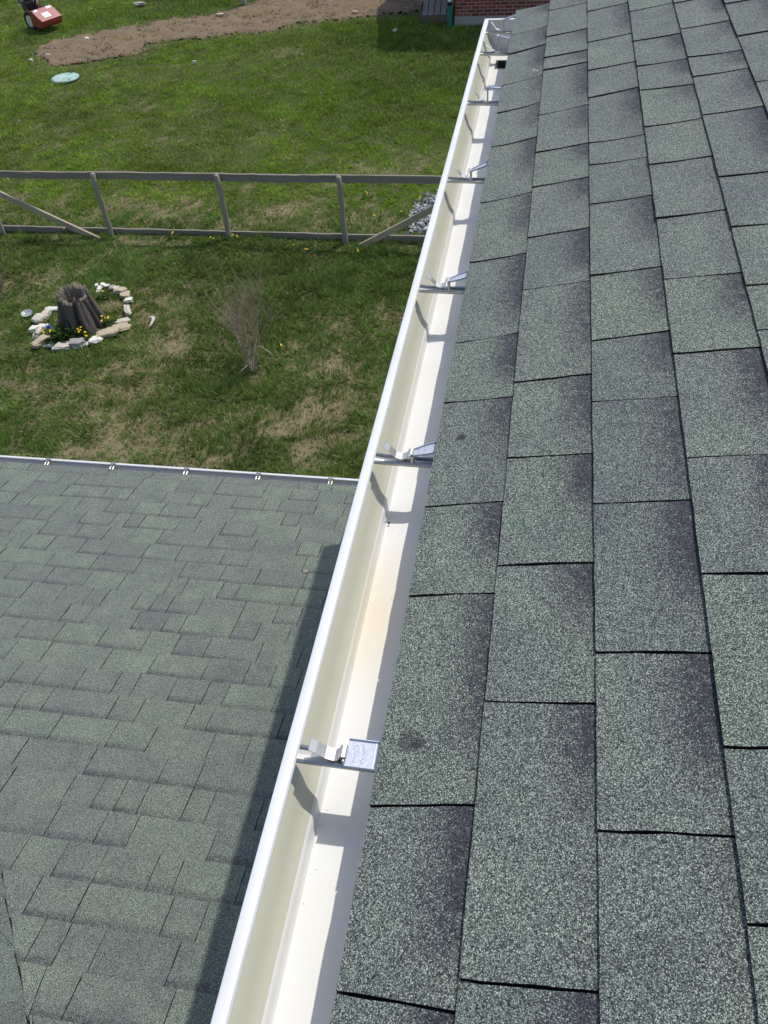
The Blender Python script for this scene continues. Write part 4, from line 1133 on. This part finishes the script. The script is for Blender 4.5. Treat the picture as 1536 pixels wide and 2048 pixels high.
# ------------------------------------------------------------------ bare shrubs
def shrub(name, px_, hgt, spread, stems, seed, label, mats, lean=0.0):
    P = at(*px_); P.z = gz(P.x, P.y)
    e = empty(name, P, label, 'shrub', 'leafless shrubs')
    rr = random.Random(seed); tr_ = bmesh.new(); tw = bmesh.new()
    def grow(bm, p, d, L, r, lev, seg):
        n = 4; pts = [p.copy()]; rs = [r]
        for i in range(n):
            d = (d+Vector((rr.uniform(-.22, .22), rr.uniform(-.22, .22), rr.uniform(-.04, .12)))).normalized(); p = p+d*(L/n); pts.append(p.copy()); rs.append(r*(1-.6*(i+1)/n))
        add_tube(bm, pts, rs, seg, cap=False)
        return pts, d
    for s_ in range(stems):
        a = rr.uniform(0, 6.28); sp = rr.uniform(.15, 1)*spread
        d = Vector((math.cos(a)*sp+lean, math.sin(a)*sp, 1)).normalized()
        L1 = hgt*rr.uniform(.38, .55)
        pts, d1 = grow(tr_, Vector((rr.uniform(-.03, .03), rr.uniform(-.03, .03), -.03)), d, L1, rr.uniform(.009, .014), 0, 6)
        for b1 in range(rr.randint(4, 6)):
            q = rr.choice(pts[2:]); d2 = (d1+Vector((rr.uniform(-.55, .55), rr.uniform(-.55, .55), rr.uniform(-.1, .4)))).normalized()
            p2, d2b = grow(tw, q, d2, hgt*rr.uniform(.25, .42), .0046, 1, 4)
            for b2 in range(rr.randint(4, 6)):
                q2 = rr.choice(p2[1:]); d3 = (d2b+Vector((rr.uniform(-.6, .6), rr.uniform(-.6, .6), rr.uniform(-.15, .45)))).normalized()
                p3, d3b = grow(tw, q2, d3, hgt*rr.uniform(.12, .24), .0017, 2, 3)
                for b3 in range(3):
                    q3 = rr.choice(p3[1:]); d4 = (d3b+Vector((rr.uniform(-.7, .7), rr.uniform(-.7, .7), rr.uniform(-.2, .4)))).normalized()
                    add_tube(tw, [q3, q3+d4*hgt*rr.uniform(.05, .11)], [.0012, .0007], 3, cap=False)
    bm_obj('stems', tr_, M['bark'], e, smooth=True)['kind'] = 'stuff'
    bm_obj('twigs', tw, M['twig'], e)['kind'] = 'stuff'
    return e
sh = shrub('bare_shrub', (506, 744), 1.40, .52, 9, 14, 'leafless twiggy shrub standing in the middle of the near lawn', None, -.17)
bm = bmesh.new(); add_tube(bm, [(-.005, 0, .20), (.06, .05, .32), (.14, .06, .34), (.24, .05, .26), (.29, .04, .22)], [.010, .009, .008, .006, .003], 6); bm_obj('drooping_branch', bm, M['bark'], sh, smooth=True)
bm = bmesh.new(); add_tube(bm, [(-.0, -.0, .14), (-.12, -.06, .05), (-.2, -.1, -.01)], [.009, .008, .005], 6); bm_obj('low_branch', bm, M['bark'], sh, smooth=True)
shrub('bare_shrub', (-2, 600), .55, .55, 6, 8, 'small leafless twiggy shrub at the left edge of the picture', None, .05)

# ------------------------------------------------------------------ dandelions
def dandelion(u, v, label, seed):
    P = at(u, v, ZG+.05); rr = random.Random(seed); bm = bmesh.new()
    e = empty('dandelion', (P.x, P.y, gz(P.x, P.y)), label, 'dandelion', 'dandelions in the grass')
    for k in range(2):
        flower_head(bm, Vector((rr.uniform(-.02, .02), rr.uniform(-.02, .02), .07+.02*k)), rr.uniform(.011, .016), seed*3+k)
    bm_obj('flower', bm, M['yellow'], e)
    bm_obj('foliage', leaf_mass(14, .07, .05, .07, seed), M['leaf'], e)
for k, (u, v, lab) in enumerate([(131, 462, 'yellow dandelion under the left brace of the fence'), (425, 484, 'yellow dandelion alone, left of the middle fence post'), (467, 477, 'yellow dandelion at the foot of the middle fence post, nearer to it'), (478, 478, 'yellow dandelion right of the middle fence post foot'),
        (345, 472, 'yellow dandelion at the kickboard between the two left posts'), (614, 503, 'yellow dandelion left of the right fence post, in dark grass'), (718, 504, 'yellow dandelion at the lower end of the right brace'), (803, 427, 'yellow dandelion behind the fence beside the gravel'),
        (840, 398, 'yellow dandelion beyond the fence at the top of the gravel'), (734, 389, 'yellow dandelion beyond the fence right of the right post top'), (563, 692, 'yellow dandelion on the worn spot right of the bare shrub'), (750, 434, 'yellow dandelion behind the fence above the right brace'), (588, 494, 'yellow dandelion farthest left in the dark grass below the fence')]):
    dandelion(u, v, lab, k+1)

# ------------------------------------------------------------------ septic lid
P = at(132, 160); lid = empty('septic_lid', (P.x, P.y, gz(P.x, P.y)), 'round pale green plastic septic tank lid on the far lawn', 'lid')
def m_lid():
    b = NB('pale_green_plastic'); p = b.obj(); n = b.noise(7, 4, p)
    b.col(b.mix(b.ramp(n, [(.5, (0, 0, 0)), (.66, (1, 1, 1))]), (.36, .50, .44), (.20, .33, .29))); b.set(.5); return b.m
M['lid'] = m_lid(); M['lid_dark'] = m_plain('dark_green_plastic', (.02, .05, .04), .6)
bm = bmesh.new(); prof_ = [(.0, .085), (.12, .086), (.26, .078), (.295, .070), (.305, .055), (.305, .035), (.295, .03)]
ND = 40; rg = []
for r, z in prof_:
    rg.append([bm.verts.new((r*math.cos(2*math.pi*i/ND), r*math.sin(2*math.pi*i/ND), z)) for i in range(ND)] if r > 0 else [bm.verts.new((0, 0, z))])
for a, b in zip(rg, rg[1:]):
    for i in range(ND):
        q2 = list(dict.fromkeys([a[i % len(a)], a[(i+1) % len(a)], b[(i+1) % len(b)], b[i % len(b)]]))
        if len(q2) > 2: bm.faces.new(q2)
bm_obj('cover', bm, M['lid'], lid, smooth=True)
bm = bmesh.new(); add_tube(bm, [(0, 0, -.05), (0, 0, .036)], .285, 32); bm_obj('riser', bm, M['lid_dark'], lid)
bm = bmesh.new(); add_box(bm, (.04, .265, .085), (.06, .05, .03), None, .006); bm_obj('latch', bm, M['lid_dark'], lid)
for k in range(4):
    t = math.radians(45+90*k); bm = bmesh.new(); add_tube(bm, [(.27*math.cos(t), .27*math.sin(t), .074), (.27*math.cos(t), .27*math.sin(t), .084)], .012, 8); bm_obj('bolt', bm, M['lid_dark'], lid)

# ------------------------------------------------------------------ tiller
M['red'] = m_plain('worn_red_paint', (.30, .035, .03), .42, 0, .2, 8)
M['red_faded'] = m_plain('sun_faded_red_paint', (.36, .10, .095), .5, 0, .15, 6)
M['black'] = m_plain('black_paint', (.012, .012, .013), .4, 0, .3, 20)
M['rubber'] = m_plain('tyre_rubber', (.02, .02, .02), .8, 0, .3, 30, bump=.3)
M['cream'] = m_plain('cream_rim', (.62, .58, .48), .5, 0, .1, 20)
P = at(88, 58); til = empty('garden_tiller', (P.x, P.y, gz(P.x, P.y)), 'red walk behind garden tiller standing on the far lawn', 'tiller', rz=math.radians(62))
# local axes: +y forward (engine), -y rear (tine hood)
bm = bmesh.new()     # tine hood, closed box with sloping top and back
sec = [(-.02, .46), (-.16, .47), (-.50, .27), (-.50, .20), (-.46, .12), (-.02, .12)]
for s_ in (-.30, .30): pass
a_ = [bm.verts.new((-.30, y, z)) for y, z in sec]; b_ = [bm.verts.new((.30, y, z)) for y, z in sec]
bm.faces.new(a_); bm.faces.new(b_[::-1])
for i in range(6): bm.faces.new((a_[i], b_[i], b_[(i+1) % 6], a_[(i+1) % 6]))
bmesh.ops.bevel(bm, geom=bm.edges[:], offset=.012, segments=2, affect='EDGES')
hood = bm_obj('tine_hood', bm, [M['red']], til)
bm = bmesh.new(); R_ = Matrix.Rotation(math.atan2(.20, .34), 3, 'X')
add_box(bm, (0, -.33, .378), (.615, .40, .010), R_, .003); bm_obj('hood_cover', bm, M['red_faded'], til)
bm = bmesh.new(); add_box(bm, (-.04, -.37, .366), (.21, .16, .004), R_); bm_obj('white_sticker', bm, M['white_paint'], hood)
bm = bmesh.new(); add_box(bm, (-.22, -.19, .466), (.14, .07, .004), R_); bm_obj('white_sticker', bm, M['white_paint'], hood)
bm = bmesh.new(); add_box(bm, (.19, -.19, .466), (.14, .07, .004), R_); bm_obj('white_sticker', bm, M['white_paint'], hood)
bm = bmesh.new(); add_box(bm, (0, .16, .32), (.24, .42, .16), None, .02); bm_obj('gear_case', bm, M['red'], til)
bm = bmesh.new(); add_box(bm, (0, .30, .50), (.30, .30, .22), None, .03); eng = bm_obj('engine', bm, M['black'], til)
bm = bmesh.new(); add_tube(bm, [(0, .30, .60), (0, .30, .66), (0, .30, .675)], [.13, .13, .09], 18); bm_obj('recoil_cover', bm, M['black'], eng)
bm = bmesh.new(); add_box(bm, (.10, .16, .56), (.14, .10, .12), None, .02); bm_obj('muffler', bm, m_plain('bare_aluminium', (.65, .65, .64), .35, .8, .2, 30), eng)
bm = bmesh.new(); add_box(bm, (-.06, .19, .47), (.16, .06, .10), None, .015); bm_obj('fuel_tank', bm, M['red'], eng)
bm = bmesh.new(); add_tube(bm, [(-.2, .10, .36), (-.22, .26, .56), (-.21, .46, .62), (0, .52, .62), (.21, .46, .62), (.22, .26, .56), (.2, .10, .36)], .014, 8); bm_obj('guard_bar', bm, M['black'], til)
for sx in (-.235, .235):
    bm = bmesh.new(); rm_, rr_ = .175, .06
    rgs = []
    for i in range(28):
        t = 2*math.pi*i/28; rgs.append([bm.verts.new((sx+rr_*.85*math.cos(q*math.pi/4), .10+(rm_+rr_*math.sin(q*math.pi/4)*(.9 if 1 else 1))*math.cos(t), .225+(rm_+rr_*math.sin(q*math.pi/4))*math.sin(t))) for q in range(8)])
    for i in range(28):
        for q in range(8): bm.faces.new((rgs[i][q], rgs[(i+1) % 28][q], rgs[(i+1) % 28][(q+1) % 8], rgs[i][(q+1) % 8]))
    wh = bm_obj('wheel', bm, M['rubber'], til, smooth=True)
    bm = bmesh.new(); add_tube(bm, [(sx-.035, .10, .225), (sx+.035, .10, .225)], .135, 24); bm_obj('rim', bm, M['cream'], wh)
bm = bmesh.new(); add_tube(bm, [(-.04, -.0, .40), (-.06, -.10, .70), (-.07, -.30, .98)], .028, 8); bm_obj('handle_column', bm, M['black'], til)
for sx in (-1, 1):
    bm = bmesh.new(); add_tube(bm, [(-.07, -.30, .97), (-.07+sx*.16, -.52, 1.06), (-.07+sx*.28, -.86, 1.08)], .016, 8); hb = bm_obj('handlebar', bm, M['black'], til)
    bm = bmesh.new(); add_tube(bm, [(-.07+sx*.272, -.82, 1.08), (-.07+sx*.295, -.97, 1.083)], .022, 8); bm_obj('grip', bm, M['rubber'], hb)
bm = bmesh.new(); add_tube(bm, [(.02, -.10, .46), (.02, -.14, .60), (.05, -.16, .64)], [.012, .010, .016], 8); bm_obj('depth_lever', bm, M['red'], til)

# ------------------------------------------------------------------ neighbour's brick house
P0 = at(909, 52)
BX, BY = P0.x, P0.y
bh = empty('brick_house', (BX, BY, ZG), 'red brick house with a pale concrete footing at the top of the picture', 'house')
bm = bmesh.new(); add_box(bm, (4.5, 3.6, 0), (9.0, 7.2, .36)); bm_obj('foundation', bm, M['concrete'], bh)
bm = bmesh.new(); add_box(bm, (4.5, 3.62, 1.93), (8.96, 7.16, 3.5)); wallb = bm_obj('wall', bm, M['mortar'], bh)
def m_brick():
    b = NB('red_brick'); r = b.n('ShaderNodeObjectInfo').outputs['Random']; p = b.geo()
    c = b.ramp(r, [(0, (.17, .045, .036)), (.5, (.27, .072, .052)), (1, (.36, .105, .075))]); n = b.noise(40, 4, p)
    b.col(b.mix(b.math('MULTIPLY', n, .4), c, (.10, .03, .026))); b.set(.9, 0, .2); b.bump(n, .4, .005); return b.m
M['brick'] = m_brick()
bm = bmesh.new(); add_box(bm, (0, 0, 0), (.176, .09, .060), None, .003); bme = bpy.data.meshes.new('brick'); bm.to_mesh(bme); bm.free(); bme.materials.append(M['brick'])
bw, bhh = .188, .072
def boxes_obj(name, B_, mat, parent):
    B_ = np.array(B_); n = len(B_)
    C_ = np.array([(-1, -1, -1), (1, -1, -1), (1, 1, -1), (-1, 1, -1), (-1, -1, 1), (1, -1, 1), (1, 1, 1), (-1, 1, 1)])*.5
    V = (B_[:, None, :3] + C_[None]*B_[:, None, 3:]).reshape(-1, 3)
    Q = np.array([(0, 3, 2, 1), (4, 5, 6, 7), (0, 1, 5, 4), (1, 2, 6, 5), (2, 3, 7, 6), (3, 0, 4, 7)])
    F = (Q[None]+8*np.arange(n)[:, None, None]).reshape(-1, 4)
    o = mesh_obj(name, V.tolist(), F.tolist(), mat, parent); o['kind'] = 'stuff'; return o
row_boxes = []
for r in range(47):
    z = .180+.036+.0008+r*bhh
    for c in range(-1, 49):
        x = .02+c*bw+(bw/2 if r % 2 else 0)
        xa = max(x, .004); xb = min(x+bw-.012, 8.99)
        if xb-xa < .03: continue
        if r < 13 and x < 2.9 and (xb-xa) > .17:
            o = bpy.data.objects.new('brick', bme); COL.objects.link(o); o.parent = wallb; o.location = ((xa+xb)/2, .078, z)
        else: row_boxes.append(((xa+xb)/2, .077, z, xb-xa, .09, .060))
boxes_obj('upper_bricks', row_boxes, M['brick'], wallb)
sb2 = []
for r in range(47):
    z = .180+.036+.0008+r*bhh
    for c in range(37):
        y = .14+c*bw+(bw/2 if r % 2 else 0)
        if y+bw < 7.15: sb2.append((.048, y+bw/2, z, .09, bw-.012, .060))
boxes_obj('side_bricks', sb2, M['brick'], wallb)
bm = bmesh.new()
V_ = [(-.3, -.3, 3.63), (9.3, -.3, 3.63), (9.3, 7.5, 3.63), (-.3, 7.5, 3.63), (-.3, 3.6, 5.4), (9.3, 3.6, 5.4)]
vs = [bm.verts.new(v) for v in V_]
for f in ((0, 1, 5, 4), (2, 3, 4, 5), (0, 4, 3), (1, 2, 5), (3, 2, 1, 0)): bm.faces.new([vs[i] for i in f])
bm_obj('roof', bm, M['shingle'], bh)
# downspout at the corner with its green ground pipe
dsp = empty('downspout', (BX-.10, BY-.06, ZG), 'white downspout ending in a green pipe at the brick corner', 'downspout')
bm = bmesh.new(); add_box(bm, (0, 0, 2.06), (.085, .065, 3.1), None, .01); bm_obj('pipe', bm, M['white_paint'], dsp)
bm = bmesh.new(); add_tube(bm, [(-.005, 0, -.1), (-.005, 0, .36), (-.005, 0, .38), (-.005, 0, .44)], [.058, .058, .064, .064], 14); bm_obj('ground_pipe', bm, M['pipe_green'], dsp)
bm = bmesh.new(); add_tube(bm, [(0, 0, .435), (0, 0, .52)], .052, 12); bm_obj('collar', bm, M['black'], dsp)
# wooden bulkhead left of it
M['plank'] = m_wood('dark_weathered_plank', (.10, .088, .088), (.42, .39, .37), 1, 1)
M['plank_side'] = m_wood('brown_curb_wood', (.11, .08, .055), (.24, .185, .13), 1, 0)
q = at(876, 42)
bk = empty('cellar_hatch', (q.x, BY+.2, ZG), 'dark weathered plank cellar hatch left of the brick wall', 'hatch')
W0 = q.x
bm = bmesh.new(); add_box(bm, (-.0, .10, .03), (.74, .06, .30), None, .004); bm_obj('curb', bm, M['plank_side'], bk)
bm = bmesh.new(); add_box(bm, (-.40, .95, .12), (.05, 1.7, .5), None, .004); bm_obj('curb', bm, M['plank_side'], bk)
for k in range(5):
    x = -.30+k*.148; rr = random.Random(k); bm = bmesh.new(); R_ = Matrix.Rotation(math.radians(30), 3, 'X')
    add_box(bm, (x, .82+rr.uniform(-.008, .008), .60), (.128, 1.75, .028), R_, .004); bm_obj('plank', bm, M['plank'], bk)

# ------------------------------------------------------------------ grey things at the top edge, stones on the lawn
q = at(380, 3)
bm = bmesh.new()
g1 = empty('concrete_slab', (q.x, q.y+.4, ZG), 'pale grey concrete slab cut by the top edge of the picture', 'slab')
bm = bmesh.new(); add_box(bm, (-.1, .3, .06), (2.6, .9, .22), Matrix.Rotation(.04, 3, 'Z'), .015); bm_obj('slab', bm, M['concrete'], g1)
q = at(489, 10)
g2 = empty('dark_post', (q.x, q.y, ZG), 'dark square post standing at the edge of the dirt, top of the picture', 'post')
bm = bmesh.new(); add_box(bm, (0, 0, .45), (.11, .11, 1.1), None, .008); bm_obj('shaft', bm, M['stone_grey'], g2)
bm = bmesh.new(); add_box(bm, (0, 0, 1.01), (.13, .13, .03), None, .008); bm_obj('cap', bm, M['stone_grey'], g2)
for k, (u, v, sx, sy, sz, mt, lab) in enumerate([(281, 14, .28, .16, .07, 'stone_grey', 'flat grey stone on the far lawn left of the concrete slab'), (440, 34, .20, .12, .06, 'limestone_tan', 'tan stone lying on the upper edge of the dirt strip'),
      (710, 30, .14, .1, .07, 'limestone_tan', 'lone tan stone in the right part of the dirt strip'), (174, 80, .11, .08, .05, 'stone_white', 'white stone on the left part of the dirt strip'), (98, 113, .09, .07, .05, 'stone_white', 'white pebble at the left tip of the dirt strip'),
      (64, 126, .09, .07, .05, 'limestone', 'pale pebble in the grass left of the dirt strip'), (390, 130, .09, .06, .05, 'limestone', 'pale pebble in the lawn below the dirt strip'), (790, 66, .1, .07, .05, 'limestone', 'pale stone on the worn lawn near the brick house')]):
    P = at(u, v); me = rock_mesh('loose_stone', sx, sy, sz, 60+k, M[mt]); o = bpy.data.objects.new('loose_stone', me); COL.objects.link(o); o.location = (P.x, P.y, gz(P.x, P.y)+.03); tag(o, lab, 'stone', 'loose stones on the far lawn')

# ------------------------------------------------------------------ small litter on the roof and in the gutter
P = on_main(1072, 148) + N1*.012
bm = bmesh.new(); add_ribbon(bm, [(-.008+.0024*i, .0035*math.sin(i*.75)) for i in range(8)], -.0025, .0025, .0012)
o = bm_obj('paint_flake', bm, M['white_paint']); o.location = P; o.rotation_euler = (0, -.2, .6); tag(o, 'curled white flake lying on the shingles near the far gutter outlet', 'flake')
def shaving(u, v, z, n, lab, rz, s_=1.0):
    P = at(u, v, z); bm = bmesh.new()
    add_ribbon(bm, [(.011*s_*math.cos(t), .011*s_*math.sin(t)) for t in [math.radians(200+q*14) for q in range(9)]], -.0012, .0012, .0008)
    o = bm_obj('metal_shaving', bm, M['white_paint']); o.location = (P.x, P.y, z+.002); o.rotation_euler = (math.radians(90), 0, rz); tag(o, lab, 'shaving', 'metal shavings in the gutter')
shaving(784, 1040, -.135, 1, 'curled white metal shaving on the gutter floor below the second bracket', .9)
shaving(641, 1661, -.135, 1, 'tiny white metal shaving on the gutter floor below the nearest bracket', .2, .7)
P = at(778, 1047, -.135); me = rock_mesh('grit', .0035, .0035, .003, 91, M['asphalt']); o = bpy.data.objects.new('grit', me); COL.objects.link(o); o.location = (P.x, P.y, -.1352); tag(o, 'black grain of grit beside the white shaving in the gutter', 'grit')
# pebble on the wing roof
P = on_wing(612, 1146)+N2*.004; me = rock_mesh('pebble', .026, .020, .010, 92, M['stone_grey']); o = bpy.data.objects.new('pebble', me); COL.objects.link(o); o.location = P; o.rotation_euler = (-TH2, 0, .4); tag(o, 'small grey pebble on the lower roof beside the gutter shadow', 'pebble')
